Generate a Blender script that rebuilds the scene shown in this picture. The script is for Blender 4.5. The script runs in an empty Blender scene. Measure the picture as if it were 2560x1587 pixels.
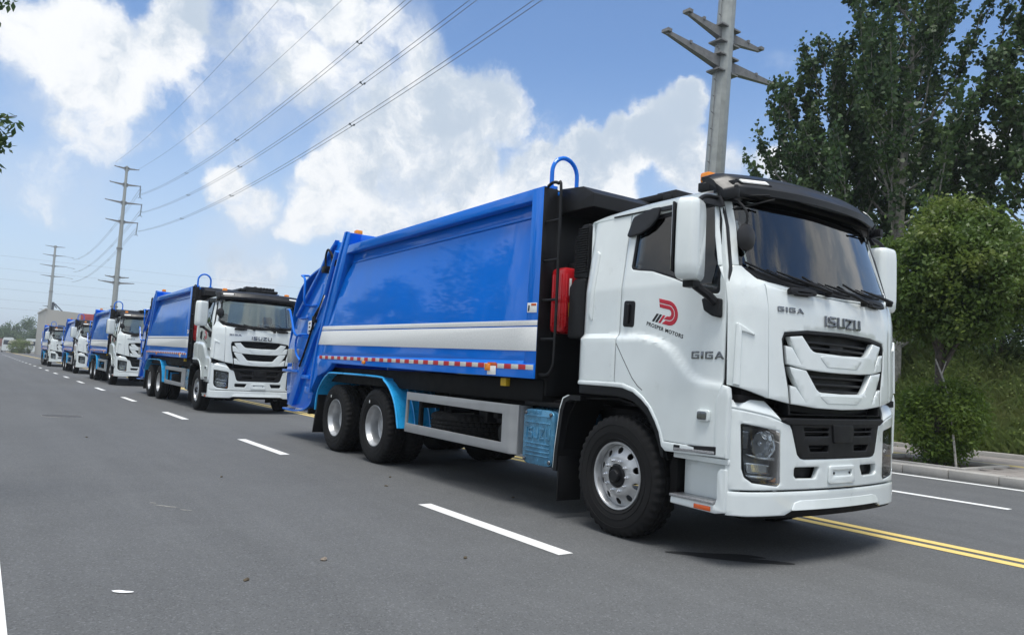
import bpy, bmesh, math, random
import numpy as np
from mathutils import Matrix, Vector
R_ = math.radians
random.seed(7)
rng = np.random.default_rng(11)
sc = bpy.context.scene
COL = sc.collection

# ------------------------------------------------------------------ camera
YAW, PITCH, ROLL = .6182, .0751, .0525
CAM = Vector((3.5533, -5.9915, 1.4107))
def cam_axes():
    r = Vector((0, 1, 0)); f = Vector((-1, 0, 0)); u = Vector((0, 0, 1))
    c, s = math.cos(YAW), math.sin(YAW)
    fw = f * c + r * s; ri = r * c - f * s
    f2 = fw * math.cos(PITCH) + u * math.sin(PITCH); u2 = u * math.cos(PITCH) - fw * math.sin(PITCH)
    r3 = ri * math.cos(ROLL) + u2 * math.sin(ROLL); u3 = u2 * math.cos(ROLL) - ri * math.sin(ROLL)
    return r3, u3, f2
cx, cy_, cf = cam_axes()
cam = bpy.data.objects.new('camera', bpy.data.cameras.new('camera')); COL.objects.link(cam)
m = Matrix((cx, cy_, -cf)).transposed().to_4x4(); m.translation = CAM
cam.matrix_world = m
cam.data.sensor_width = 36; cam.data.lens = 1865.73 / 2560 * 36
cam.data.clip_start = .05; cam.data.clip_end = 6000
sc.camera = cam

# ------------------------------------------------------------------ light and sky
SUN_DIR = Vector((.20, -.16, .945)).normalized()          # towards the sun
sun_el = math.asin(SUN_DIR.z); sun_az = math.atan2(SUN_DIR.x, SUN_DIR.y)
sl = bpy.data.lights.new('sun', 'SUN'); sl.energy = 3.0; sl.angle = R_(26); sl.color = (1, .965, .91)
so = bpy.data.objects.new('sun', sl); COL.objects.link(so)
so.rotation_euler = (-SUN_DIR).to_track_quat('-Z', 'Y').to_euler(); so.location = (0, 0, 60)

W = bpy.data.worlds.new("World"); sc.world = W; W.use_nodes = True
nt = W.node_tree; nt.nodes.clear()
class NB:
    """tiny node-building helper"""
    def __init__(s, tree): s.t = tree
    def n(s, typ, **kw):
        nd = s.t.nodes.new(typ)
        for k, v in kw.items():
            if k.startswith('_'): setattr(nd, k[1:], v)
        return nd
    def l(s, a, b): s.t.links.new(a, b)
    def math(s, op, a, b=None, c=None, clamp=False):
        nd = s.t.nodes.new('ShaderNodeMath'); nd.operation = op; nd.use_clamp = clamp
        for i, v in enumerate((a, b, c)):
            if v is None: continue
            if isinstance(v, (int, float)): nd.inputs[i].default_value = v
            else: s.l(v, nd.inputs[i])
        return nd.outputs[0]
    def vmath(s, op, a, b=None):
        nd = s.t.nodes.new('ShaderNodeVectorMath'); nd.operation = op
        for i, v in enumerate((a, b)):
            if v is None: continue
            if isinstance(v, (tuple, list)): nd.inputs[i].default_value = v
            else: s.l(v, nd.inputs[i])
        return nd
    def noise(s, vec, scale, detail=4, rough=.55, dist=0.):
        nd = s.t.nodes.new('ShaderNodeTexNoise'); s.l(vec, nd.inputs['Vector'])
        nd.inputs['Scale'].default_value = scale; nd.inputs['Detail'].default_value = detail
        nd.inputs['Roughness'].default_value = rough; nd.inputs['Distortion'].default_value = dist
        return nd
    def smooth(s, v, a, b, lo=0., hi=1.):
        nd = s.t.nodes.new('ShaderNodeMapRange'); nd.interpolation_type = 'SMOOTHSTEP'
        s.l(v, nd.inputs[0]); nd.inputs[1].default_value = a; nd.inputs[2].default_value = b
        nd.inputs[3].default_value = lo; nd.inputs[4].default_value = hi
        return nd.outputs[0]
    def mix(s, fac, a, b):
        nd = s.t.nodes.new('ShaderNodeMix'); nd.data_type = 'RGBA'
        for sock, v in ((nd.inputs[0], fac), (nd.inputs[6], a), (nd.inputs[7], b)):
            if isinstance(v, (int, float)): sock.default_value = v
            elif isinstance(v, (tuple, list)): sock.default_value = (*v[:3], 1)
            else: s.l(v, sock)
        return nd.outputs[2]
B = NB(nt)
SKY_STRENGTH = .1
out = B.n('ShaderNodeOutputWorld'); bg = B.n('ShaderNodeBackground'); bg.inputs[1].default_value = SKY_STRENGTH
B.l(bg.outputs[0], out.inputs[0])
sky = B.n('ShaderNodeTexSky'); sky.sky_type = 'NISHITA'; sky.sun_disc = False
sky.sun_elevation = sun_el; sky.sun_rotation = sun_az
sky.air_density = 1.0; sky.dust_density = .35; sky.ozone_density = 2.2
tc = B.n('ShaderNodeTexCoord'); D = B.vmath('NORMALIZE', tc.outputs['Generated']).outputs[0]
# clouds: cumulus heaps at compass bearings (azimuth from -X towards +Y, elevation, radius, weight) over a general broken cover
HEAPS = [
(0.8,19.3,3.5,0.75),(3.4,19.0,4.5,0.85),(5.8,17.7,3.9,0.70),(2.5,15.9,4.8,0.45),(9.8,22.9,3.5,0.80),(9.2,20.3,3.9,0.75),
(12.4,21.5,3.5,0.60),(13.8,18.4,5.5,0.50),(17.9,20.0,6.1,0.55),(20.3,24.5,3.5,0.80),(23.8,24.7,3.5,0.55),(22.7,21.2,5.5,0.50),
(15.8,23.5,4.8,0.50),(27.1,23.7,3.5,0.60),(28.0,20.3,4.8,0.80),(32.3,20.0,4.2,0.75),(34.3,19.0,2.6,0.60),(25.9,17.1,5.2,0.65),
(30.2,16.2,5.2,0.70),(22.0,14.6,2.9,0.80),(19.9,13.4,2.3,0.80),(23.4,12.3,4.2,0.60),(27.8,13.3,4.8,0.60),(48.3,21.5,1.6,1.00),
(47.6,20.1,2.3,1.00),(45.7,18.6,2.6,1.00),(43.9,17.4,2.9,1.00),(40.3,17.1,2.6,0.95),(37.4,16.2,2.6,0.90),(35.5,15.6,2.3,0.80),
(47.7,17.4,2.9,0.90),(48.4,15.6,2.9,0.80),(41.4,14.9,4.2,0.80),(34.3,13.7,3.9,0.70),(51.8,15.8,1.9,0.60),(13.3,11.7,2.3,0.60),
(15.6,10.5,2.9,0.60),(18.3,9.9,2.6,0.60),(16.5,6.9,2.9,0.40),(11.6,14.9,2.9,0.45),(14.2,14.2,2.9,0.40),(8.6,14.7,2.6,0.35),
(2.2,11.6,3.9,0.35),(4.7,12.6,3.9,0.30),(54.7,15.5,2.3,0.80),(58.5,14.7,2.9,0.80),(62.2,14.8,3.5,0.70),(66.8,15.5,3.5,0.60),
(69.5,16.5,2.9,0.50),(30.9,26.0,1.9,0.35),(54.2,23.2,1.5,0.35),(45.5,25.3,1.9,0.15),(24.3,16.9,8.4,0.62),(29.4,14.0,7.7,0.62),
(16.3,20.8,8.4,0.50),(20.3,11.9,3.9,0.60),(14.7,8.3,3.9,0.50),(4.5,15.3,5.2,0.45),(24.7,11.1,4.8,0.55),(37.5,14.2,6.4,0.70),
(16.0,6.0,3.9,0.55)

]
w1 = B.noise(D, 4.5, 7, .62)
wv = B.vmath('SUBTRACT', w1.outputs['Color'], (.5, .5, .5)).outputs[0]
sca = B.n('ShaderNodeVectorMath', _operation='SCALE'); B.l(wv, sca.inputs[0]); sca.inputs['Scale'].default_value = .13
Dw = B.vmath('ADD', D, sca.outputs[0]).outputs[0]
acc = None
for az, el, rad, wt in HEAPS:
    a, e = R_(az), R_(el)
    d = (-math.cos(e) * math.cos(a), math.cos(e) * math.sin(a), math.sin(e))
    dist = B.vmath('DISTANCE', Dw, d)
    g = B.smooth(dist.outputs['Value'], R_(rad) * 1.3, R_(rad) * .25, 0., wt)
    acc = g if acc is None else B.math('SMOOTH_MAX', acc, g, .10)
sep = B.n('ShaderNodeSeparateXYZ'); B.l(D, sep.inputs[0])
# far round the sky the same broken cumulus goes on
fw = B.vmath('DOT_PRODUCT', D, tuple(Vector((cf.x, cf.y, 0)).normalized()))
away = B.smooth(fw.outputs['Value'], .62, .3)
gen = B.noise(D, 2.6, 5, .55)
genv = B.math('MULTIPLY', B.smooth(gen.outputs['Fac'], .32, .52), away)
acc = B.math('MAXIMUM', acc, B.math('MULTIPLY', genv, .8))
n1 = B.noise(Dw, 8., 12, .65)
dens = B.math('ADD', acc, B.math('MULTIPLY', B.math('SUBTRACT', n1.outputs['Fac'], .5), 1.25))
alpha = B.smooth(dens, .35, .68)
n2 = B.noise(Dw, 3.6, 9, .6)
thin = B.smooth(B.math('ADD', B.math('MULTIPLY', acc, .9), B.math('MULTIPLY', B.math('SUBTRACT', n2.outputs['Fac'], .5), 1.6)), .12, .85, 0., .85)
# body tone: white billows at the rims, blue grey in the thick parts
n3 = B.noise(Dw, 7.5, 11, .64)
tone = B.math('ADD', B.smooth(n3.outputs['Fac'], .38, .64), B.math('MULTIPLY', B.smooth(dens, .5, 1.1), -.25))
tone = B.smooth(tone, -.25, .95)
ccol = B.mix(tone, (4.5, 5.3, 6.3), (8.3, 8.45, 8.6))
haze = B.smooth(sep.outputs[2], .42, .0)
deep = B.vmath('MULTIPLY', sky.outputs[0], (1.12, 1.28, 1.44)).outputs[0]
skyc = B.mix(B.math('MULTIPLY', haze, .78), deep, (5.2, 6.15, 7.3))
skyc = B.mix(thin, skyc, (5.5, 6.2, 7.2))
B.l(B.mix(alpha, skyc, ccol), bg.inputs[0])

sc.view_settings.view_transform = 'Standard'; sc.view_settings.look = 'None'
sc.view_settings.gamma = 1; sc.view_settings.use_curve_mapping = False
sc.view_settings.exposure = 0.3
sc.cycles.max_bounces = 8; sc.cycles.transparent_max_bounces = 24
sc.cycles.use_denoising = True

# ------------------------------------------------------------------ materials
def mat(name, col, rough=.5, metal=0., coat=0., spec=.5, noise=0., nscale=20., bump=0., bscale=80., trans=0.):
    M = bpy.data.materials.new(name); M.use_nodes = True
    t = M.node_tree; p = t.nodes['Principled BSDF']; b = NB(t)
    p.inputs['Base Color'].default_value = (*col, 1); p.inputs['Roughness'].default_value = rough
    p.inputs['Metallic'].default_value = metal; p.inputs['Coat Weight'].default_value = coat
    p.inputs['Coat Roughness'].default_value = .04; p.inputs['Specular IOR Level'].default_value = spec
    tcn = t.nodes.new('ShaderNodeTexCoord')
    if noise:
        n = b.noise(tcn.outputs['Object'], nscale, 6, .6)
        b.l(b.mix(b.smooth(n.outputs['Fac'], .3, .7), tuple(c * (1 - noise) for c in col), tuple(min(1, c * (1 + noise)) for c in col)), p.inputs['Base Color'])
        b.l(b.smooth(n.outputs['Fac'], .3, .7, max(0, rough - .08), min(1, rough + .1)), p.inputs['Roughness'])
    if bump:
        n = b.noise(tcn.outputs['Object'], bscale, 5, .6)
        bn = t.nodes.new('ShaderNodeBump'); bn.inputs['Strength'].default_value = bump; bn.inputs['Distance'].default_value = .01
        b.l(n.outputs['Fac'], bn.inputs['Height']); b.l(bn.outputs[0], p.inputs['Normal'])
    return M
M = {}
M['white'] = mat('white_paint', (.73, .785, .79), .35, coat=1., noise=.035, nscale=3.5)
M['blue'] = mat('blue_paint', (.0, .160, .70), .4, coat=.8, spec=.05, noise=.06, nscale=1.2)
M['cyan'] = mat('cyan_plastic', (.02, .36, .76), .3, coat=.6, noise=.12, nscale=4)
M['black'] = mat('black_plastic', (.008, .0085, .010), .5, spec=.3, noise=.2, nscale=8, bump=.05, bscale=300)
M['satin'] = mat('satin_black', (.009, .0095, .011), .42, spec=.3, noise=.2, nscale=6)
M['chassis'] = mat('chassis_black', (.006, .006, .0065), .65, spec=.2, noise=.3, nscale=6, bump=.1)
M['visor'] = mat('smoked_visor', (.014, .015, .018), .36, spec=.35, noise=.2, nscale=3)
M['rubber'] = mat('tyre_rubber', (.0105, .0105, .011), .78, spec=.28, noise=.3, nscale=10, bump=.12, bscale=120)
M['alloy'] = mat('wheel_alloy', (.50, .51, .52), .38, metal=.75, noise=.1, nscale=12)
M['chrome'] = mat('chrome', (.85, .86, .88), .08, metal=1.)
M['dkchrome'] = mat('dark_chrome', (.22, .23, .25), .15, metal=1.)
M['alu'] = mat('brushed_aluminium', (.34, .35, .36), .45, metal=.3, noise=.06, nscale=5)
M['red'] = mat('red_paint', (.42, .008, .014), .3, coat=.4, noise=.12, nscale=6)
M['amber'] = mat('amber_lens', (.85, .26, .01), .2, coat=.4, noise=.1, nscale=20)
M['orange'] = mat('orange_reflector', (.62, .10, .015), .25, coat=.4)
M['tapered'] = mat('tape_red', (.50, .02, .03), .35, noise=.1, nscale=60)
M['tapewhite'] = mat('tape_white', (.62, .62, .58), .35, noise=.1, nscale=60)
M['paper'] = mat('sticker_white', (.82, .83, .82), .5, noise=.05, nscale=40)
M['yellow'] = mat('sticker_yellow', (.75, .48, .02), .5, noise=.1, nscale=30)
M['green'] = mat('button_green', (.03, .35, .08), .4)
M['grey'] = mat('box_grey', (.38, .39, .37), .5, noise=.08, nscale=20)
M['ink'] = mat('black_ink', (.012, .012, .014), .4)
M['logo_red'] = mat('logo_red', (.50, .012, .035), .35)
M['film'] = mat('tank_film', (.07, .24, .40), .22, metal=.35, coat=.6, noise=.25, nscale=9, bump=.25, bscale=14)
M['housing'] = mat('lamp_housing_grey', (.24, .25, .26), .3, metal=.4, coat=.3)
M['seat'] = mat('seat_cloth', (.17, .17, .175), .85, noise=.3, nscale=30)
M['tread'] = mat('tread_plate', (.42, .42, .43), .35, metal=.7, noise=.2, nscale=60, bump=.9, bscale=90)
def glass(name, tint, refl_rough=.0, ior=1.5, gain=1.9):
    G = bpy.data.materials.new(name); G.use_nodes = True; t = G.node_tree; t.nodes.clear(); b = NB(t)
    o = b.n('ShaderNodeOutputMaterial'); tr = b.n('ShaderNodeBsdfTransparent'); tr.inputs[0].default_value = (*tint, 1)
    gl = b.n('ShaderNodeBsdfGlossy'); gl.inputs['Roughness'].default_value = refl_rough
    fr = b.n('ShaderNodeFresnel'); fr.inputs[0].default_value = ior
    f = b.math('MULTIPLY', fr.outputs[0], gain, clamp=True)
    mx = b.n('ShaderNodeMixShader'); b.l(f, mx.inputs[0]); b.l(tr.outputs[0], mx.inputs[1]); b.l(gl.outputs[0], mx.inputs[2]); b.l(mx.outputs[0], o.inputs[0])
    return G
M['ws'] = glass('windscreen_glass', (.80, .85, .84), 0., 1.55, 2.0)
M['win'] = glass('tinted_glass', (.24, .28, .31), 0., 1.5, 1.7)
M['lens'] = glass('clear_lens', (.86, .88, .89), .0, 1.4, .8)
M['mirror'] = mat('mirror_glass', (.8, .82, .85), .03, metal=1.)

# ------------------------------------------------------------------ mesh helpers
def link(name, me, ma, parent=None):
    o = bpy.data.objects.new(name, me); COL.objects.link(o)
    if ma is not None and not me.materials: me.materials.append(ma)
    if parent: o.parent = parent
    return o
def finish(bm, name, ma, parent=None, smooth=True, ang=35, recalc=True):
    if recalc: bmesh.ops.recalc_face_normals(bm, faces=bm.faces)
    me = bpy.data.meshes.new(name); bm.to_mesh(me); bm.free()
    if smooth:
        for p in me.polygons: p.use_smooth = True
        me.set_sharp_from_angle(angle=R_(ang))
    if isinstance(ma, (list, tuple)):
        for x in ma: me.materials.append(x)
        ma = None
    return link(name, me, ma, parent)
def empty(name, loc=(0, 0, 0), rz=0., parent=None):
    o = bpy.data.objects.new(name, None); COL.objects.link(o); o.location = loc; o.rotation_euler = (0, 0, rz)
    if parent: o.parent = parent
    return o
def tag(o, label=None, cat=None, group=None, kind=None):
    if label: o['label'] = label
    if cat: o['category'] = cat
    if group: o['group'] = group
    if kind: o['kind'] = kind
    return o
def rnd(pts, rad, seg=4):
    """round the corners of a 2D polygon; rad one value or one per corner"""
    n = len(pts); outp = []
    for i in range(n):
        r = rad if isinstance(rad, (int, float)) else rad[i]
        p = Vector(pts[i]); a = Vector(pts[i - 1]) - p; b = Vector(pts[(i + 1) % n]) - p
        if r <= 1e-5: outp.append(tuple(p)); continue
        la, lb = a.length, b.length; a.normalize(); b.normalize()
        ang = a.angle(b); d = min(r / max(math.tan(ang / 2), 1e-3), la * .48, lb * .48)
        p0, p1 = p + a * d, p + b * d
        for k in range(seg + 1):
            t = k / seg; q = p0 * (1 - t) ** 2 + p * 2 * t * (1 - t) + p1 * t * t; outp.append(tuple(q))
    return outp
def ell(cx_, cy2, rx, ry, n=20, ph=0.):
    return [(cx_ + rx * math.cos(2 * math.pi * k / n + ph), cy2 + ry * math.sin(2 * math.pi * k / n + ph)) for k in range(n)]
def mirror2(pts): return [(-a, b) for a, b in pts]
def panel_bm(loops, mp, d0, d1, bev=.004, cu=None, cv=None, into=None):
    """2D outlines (even-odd holes) -> solid between offsets d0..d1 over the surface mp(u,v,w) with rounded edges"""
    c = bpy.data.curves.new('tmp', 'CURVE'); c.dimensions = '2D'; c.fill_mode = 'BOTH'
    bev = min(bev, (d1 - d0) / 2.01)
    c.extrude = (d1 - d0) / 2 - bev; c.bevel_depth = bev; c.offset = -bev; c.bevel_resolution = 1
    for lp in loops:
        s = c.splines.new('POLY'); s.points.add(len(lp) - 1); s.use_cyclic_u = True
        for q, (a, b) in zip(s.points, lp): q.co = (a, b, 0, 1)
    o = bpy.data.objects.new('tmp', c); me = bpy.data.meshes.new_from_object(o)
    bm = bmesh.new(); bm.from_mesh(me)
    bpy.data.objects.remove(o); bpy.data.curves.remove(c); bpy.data.meshes.remove(me)
    return cut_map(bm, mp, (d0 + d1) / 2, cu, cv)
def cut_map(bm, mp, mid, cu, cv):
    bmesh.ops.remove_doubles(bm, verts=bm.verts, dist=1e-5)
    for ax, st in ((0, cu), (1, cv)):
        if not st: continue
        lo = min(v.co[ax] for v in bm.verts); hi = max(v.co[ax] for v in bm.verts)
        vals = st if isinstance(st, (list, tuple)) else [lo + st * k for k in range(1, int((hi - lo) / st) + 1)]
        for t in vals:
            if lo + 1e-4 < t < hi - 1e-4:
                co = [0, 0, 0]; co[ax] = t; no = [0, 0, 0]; no[ax] = 1
                bmesh.ops.bisect_plane(bm, geom=bm.verts[:] + bm.edges[:] + bm.faces[:], plane_co=co, plane_no=no)
    for v in bm.verts: v.co = mp(v.co.x, v.co.y, v.co.z + mid)
    return bm
def panel(name, loops, mp, d0, d1, ma, parent=None, bev=.004, cu=None, cv=None, ang=32):
    if loops and isinstance(loops[0][0], (int, float)): loops = [loops]
    return finish(panel_bm(loops, mp, d0, d1, bev, cu, cv), name, ma, parent, ang=ang)
def text_bm(txt, size, mp, d0, d1, shear=0., off=0., org=(0, 0), spacing=1., bev=0.):
    c = bpy.data.curves.new('tmp', 'FONT'); c.body = txt; c.size = size; c.shear = shear; c.offset = off
    c.space_character = spacing; c.align_x = 'CENTER'; c.align_y = 'CENTER'; c.resolution_u = 3
    c.extrude = (d1 - d0) / 2 - bev; c.bevel_depth = bev
    o = bpy.data.objects.new('tmp', c); me = bpy.data.meshes.new_from_object(o)
    bm = bmesh.new(); bm.from_mesh(me); bpy.data.objects.remove(o); bpy.data.curves.remove(c); bpy.data.meshes.remove(me)
    mid = (d0 + d1) / 2
    for v in bm.verts: v.co = mp(v.co.x + org[0], v.co.y + org[1], v.co.z + mid)
    return bm
def box_into(bm, lo, hi, bev=0., mi=0, mtx=None):
    r = bmesh.ops.create_cube(bm, size=1.); vs = r['verts']
    c = [(a + b) / 2 for a, b in zip(lo, hi)]; s = [abs(b - a) for a, b in zip(lo, hi)]
    for v in vs: v.co = Vector((v.co.x * s[0] + c[0], v.co.y * s[1] + c[1], v.co.z * s[2] + c[2]))
    fs = set(f for v in vs for f in v.link_faces)
    for f in fs: f.material_index = mi
    if bev:
        es = list(set(e for v in vs for e in v.link_edges))
        r2 = bmesh.ops.bevel(bm, geom=es, offset=bev, segments=2, profile=.5, affect='EDGES', clamp_overlap=True)
        for f in r2['faces']: f.material_index = mi
        vs = list(set(v for f in r2['faces'] for v in f.verts) | set(v for v in vs if v.is_valid))
    if mtx is not None:
        for v in vs: v.co = mtx @ v.co
    return vs
def box(name, lo, hi, ma, parent=None, bev=.01):
    bm = bmesh.new(); box_into(bm, lo, hi, bev); return finish(bm, name, ma, parent)
def boxes(name, lst, ma, parent=None, bev=.006):
    bm = bmesh.new()
    for lo, hi in lst: box_into(bm, lo, hi, bev)
    return finish(bm, name, ma, parent)
def tube_into(bm, pts, rad, seg=8, closed=False, mi=0, cap=True):
    pts = [Vector(p) for p in pts]; n = len(pts); rings = []; prevn = None
    for i, p in enumerate(pts):
        if closed: t = (pts[(i + 1) % n] - pts[i - 1])
        else: t = pts[min(i + 1, n - 1)] - pts[max(i - 1, 0)]
        t.normalize()
        if prevn is None: nn = t.orthogonal().normalized()
        else:
            nn = prevn - t * prevn.dot(t); nn = nn.normalized() if nn.length > 1e-6 else t.orthogonal().normalized()
        prevn = nn; bb = t.cross(nn)
        r = rad if isinstance(rad, (int, float)) else rad[i]
        rings.append([bm.verts.new(p + (nn * math.cos(2 * math.pi * k / seg) + bb * math.sin(2 * math.pi * k / seg)) * r) for k in range(seg)])
    for i in range(n if closed else n - 1):
        a, b = rings[i], rings[(i + 1) % n]
        for k in range(seg):
            f = bm.faces.new((a[k], a[(k + 1) % seg], b[(k + 1) % seg], b[k])); f.material_index = mi
    if not closed and cap:
        for rg in (rings[0], rings[-1]):
            f = bm.faces.new(rg); f.material_index = mi
def curve_pts(pts, n=6):
    """Catmull-Rom through points"""
    P = [Vector(p) for p in pts]; P = [P[0] * 2 - P[1]] + P + [P[-1] * 2 - P[-2]]; o = []
    for i in range(1, len(P) - 2):
        for k in range(n):
            t = k / n; a, b, c, d = P[i - 1:i + 3]
            o.append(.5 * ((2 * b) + (c - a) * t + (2 * a - 5 * b + 4 * c - d) * t * t + (3 * b - a - 3 * c + d) * t ** 3))
    o.append(P[-2]); return o
def tube(name, pts, rad, ma, parent=None, seg=8, smooth_n=0):
    bm = bmesh.new()
    tube_into(bm, curve_pts(pts, smooth_n) if smooth_n else pts, rad, seg); return finish(bm, name, ma, parent)
def tubes(name, lst, rad, ma, parent=None, seg=8, smooth_n=0):
    bm = bmesh.new()
    for p in lst: tube_into(bm, curve_pts(p, smooth_n) if smooth_n else p, rad, seg)
    return finish(bm, name, ma, parent)
def lathe_into(bm, prof, seg=48, closed=False, mi=0, fn=None):
    """profile [(r, y)] revolved about the Y axis"""
    rings = []
    for k in range(seg):
        a = 2 * math.pi * k / seg
        rings.append([bm.verts.new((r * math.cos(a), y, r * math.sin(a))) if fn is None else bm.verts.new(fn(r, y, a, k, j)) for j, (r, y) in enumerate(prof)])
    m_ = len(prof)
    for k in range(seg):
        A, Bq = rings[k], rings[(k + 1) % seg]
        for j in range(m_ if closed else m_ - 1):
            j2 = (j + 1) % m_
            f = bm.faces.new((A[j], A[j2], Bq[j2], Bq[j])); f.material_index = mi
    return rings
def prism(name, pts, y0, y1, ma, parent=None, bev=.006):
    """polygon in (x,z) extruded along y"""
    lo, hi = min(y0, y1), max(y0, y1)
    return panel(name, [pts], lambda u, v, w: Vector((u, w, v)), lo, hi, ma, parent, bev)
def strip_bm(path, y0, y1, th, bm=None):
    """a sheet of thickness th following a path in (x,z), running across y0..y1"""
    bm = bm or bmesh.new(); P = [Vector((p[0], p[1])) for p in path]; n = len(P); ins = []
    for i in range(n):
        t = (P[min(i + 1, n - 1)] - P[max(i - 1, 0)]).normalized(); ins.append(P[i] + Vector((t.y, -t.x)) * th)
    va = [[bm.verts.new((q.x, y, q.y)) for q in L_] for L_ in (P, ins) for y in (y0, y1)]
    A, B_, C_, D_ = va
    for i in range(n - 1):
        for a, b in ((A, B_), (B_, D_), (D_, C_), (C_, A)): bm.faces.new((a[i], a[i + 1], b[i + 1], b[i]))
    for i in (0, n - 1): bm.faces.new((A[i], B_[i], D_[i], C_[i]))
    return bm
def strip(name, path, y0, y1, th, ma, parent=None):
    return finish(strip_bm(path, y0, y1, th), name, ma, parent)
def raw_mesh(name, verts, faces_n, ma, parent=None, k=4):
    """fast mesh of loose k-gons: verts (n*k,3)"""
    n = len(verts) // k; me = bpy.data.meshes.new(name)
    me.vertices.add(n * k); me.vertices.foreach_set('co', np.asarray(verts, dtype=np.float32).ravel())
    me.loops.add(n * k); me.loops.foreach_set('vertex_index', np.arange(n * k, dtype=np.int32))
    me.polygons.add(n); me.polygons.foreach_set('loop_start', np.arange(0, n * k, k, dtype=np.int32))
    me.update(calc_edges=True); me.validate()
    return link(name, me, ma, parent)

# ------------------------------------------------------------------ the garbage truck (X forward, -Y its right flank, front bumper at X=0)
def sstep(a, b, t):
    t = max(0., min(1., (t - a) / (b - a))); return t * t * (3 - 2 * t)
def lin(t, pts):
    if t <= pts[0][0]: return pts[0][1]
    for (a, b), (c, d) in zip(pts, pts[1:]):
        if t <= c: return b + (d - b) * (t - a) / (c - a)
    return pts[-1][1]
def hwz(z): return lin(z, [(1.9, 1.205), (2.25, 1.2), (2.95, 1.105), (3.2, 1.06)])
def lz(z): return lin(z, [(1.3, 0.), (2.05, -.015), (2.2, -.035), (2.28, -.07), (3.0, -.27), (3.2, -.33)])
def f0(y): a = abs(y); return .02 - .10 * a * a - .055 * (a / 1.15) ** 12
def FX(y, z): return f0(y * 1.205 / hwz(z)) + lz(z)
def fmap(y, z, w):
    e = 2e-3; dy = (FX(y + e, z) - FX(y - e, z)) / (2 * e); dz = (FX(y, z + e) - FX(y, z - e)) / (2 * e)
    n = Vector((1, -dy, -dz)).normalized(); return Vector((FX(y, z), y, z)) + n * w
BELT = [(-2.3, 1.84), (-1.14, 1.83), (-.94, 1.79), (-.79, 1.72), (-.67, 1.60), (-.56, 1.50), (-.48, 1.46), (-.1, 1.42)]
def side_y(x, z):
    b = hwz(z)
    if x < -1.93: b -= .10 * ((-1.93 - x) / .12) ** 2
    bl = lin(x, BELT)
    b += .044 * sstep(0., .055, bl - z) * (1 - .6 * sstep(-.62, -.30, x))
    return b
def smap_f(sgn):
    def f(x, z, w):
        e = 4e-3; dx = (side_y(x + e, z) - side_y(x - e, z)) / (2 * e); dz = (side_y(x, z + e) - side_y(x, z - e)) / (2 * e)
        n = Vector((-dx, 1, -dz)).normalized(); p = Vector((x, side_y(x, z), z)) + n * w
        return Vector((p.x, sgn * p.y, p.z))
    return f
def ylin(p, s=1): return [(a * s, b) for a, b in p]

# chunky letters on a 1 x 1 cell: lists of polygons
def letter(ch, t=.2, ty=None):
    ty = ty or t
    if ch == 'I': return [[(.5 - t / 2, 0), (.5 + t / 2, 0), (.5 + t / 2, 1), (.5 - t / 2, 1)]]
    if ch == 'S': return [[(0, 0), (.88, 0), (1, .12), (1, .5 - .02), (.88, .5 + ty / 2), (t, .5 + ty / 2), (t, 1 - ty), (.97, 1 - ty), (.97, 1), (.12, 1), (0, .88), (0, .5 + .02), (.12, .5 - ty / 2), (1 - t, .5 - ty / 2), (1 - t, ty), (0, ty)]]
    if ch == 'U': return [[(0, 1), (0, .12), (.12, 0), (.88, 0), (1, .12), (1, 1), (1 - t, 1), (1 - t, ty), (t, ty), (t, 1)]]
    if ch == 'Z': return [[(0, 0), (1, 0), (1, ty), (t * 1.3, ty), (1, 1 - ty), (1, 1), (0, 1), (0, 1 - ty), (1 - t * 1.3, 1 - ty), (0, ty)]]
    if ch == 'G': return [[(0, 0), (1, 0), (1, .58), (.45, .58), (.45, .58 - ty * .8), (1 - t, .58 - ty * .8), (1 - t, ty), (t, ty), (t, 1 - ty), (1, 1 - ty), (1, 1), (.1, 1), (0, .9)]]
    if ch == 'A': return [[(0, 0), (t * 1.25, 0), (.56, .74), (.70, .44), (.38, .44), (.27, .22), (.80, .22), (1.02 - t * .1, 0), (1.25, 0), (.68, 1), (.46, 1)]]
def word(txt, x0, z0, w, h, gap, t, ty=None, narrow=.38):
    cells = [(narrow if c == 'I' else 1.) for c in txt]; unit = (w - gap * (len(txt) - 1)) / sum(cells); x = x0; o = []
    for c, k in zip(txt, cells):
        for poly in letter(c, t if c != 'I' else .8, ty): o.append([(x + a * unit * k, z0 + b * h) for a, b in poly])
        x += unit * k + gap
    return o

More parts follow.
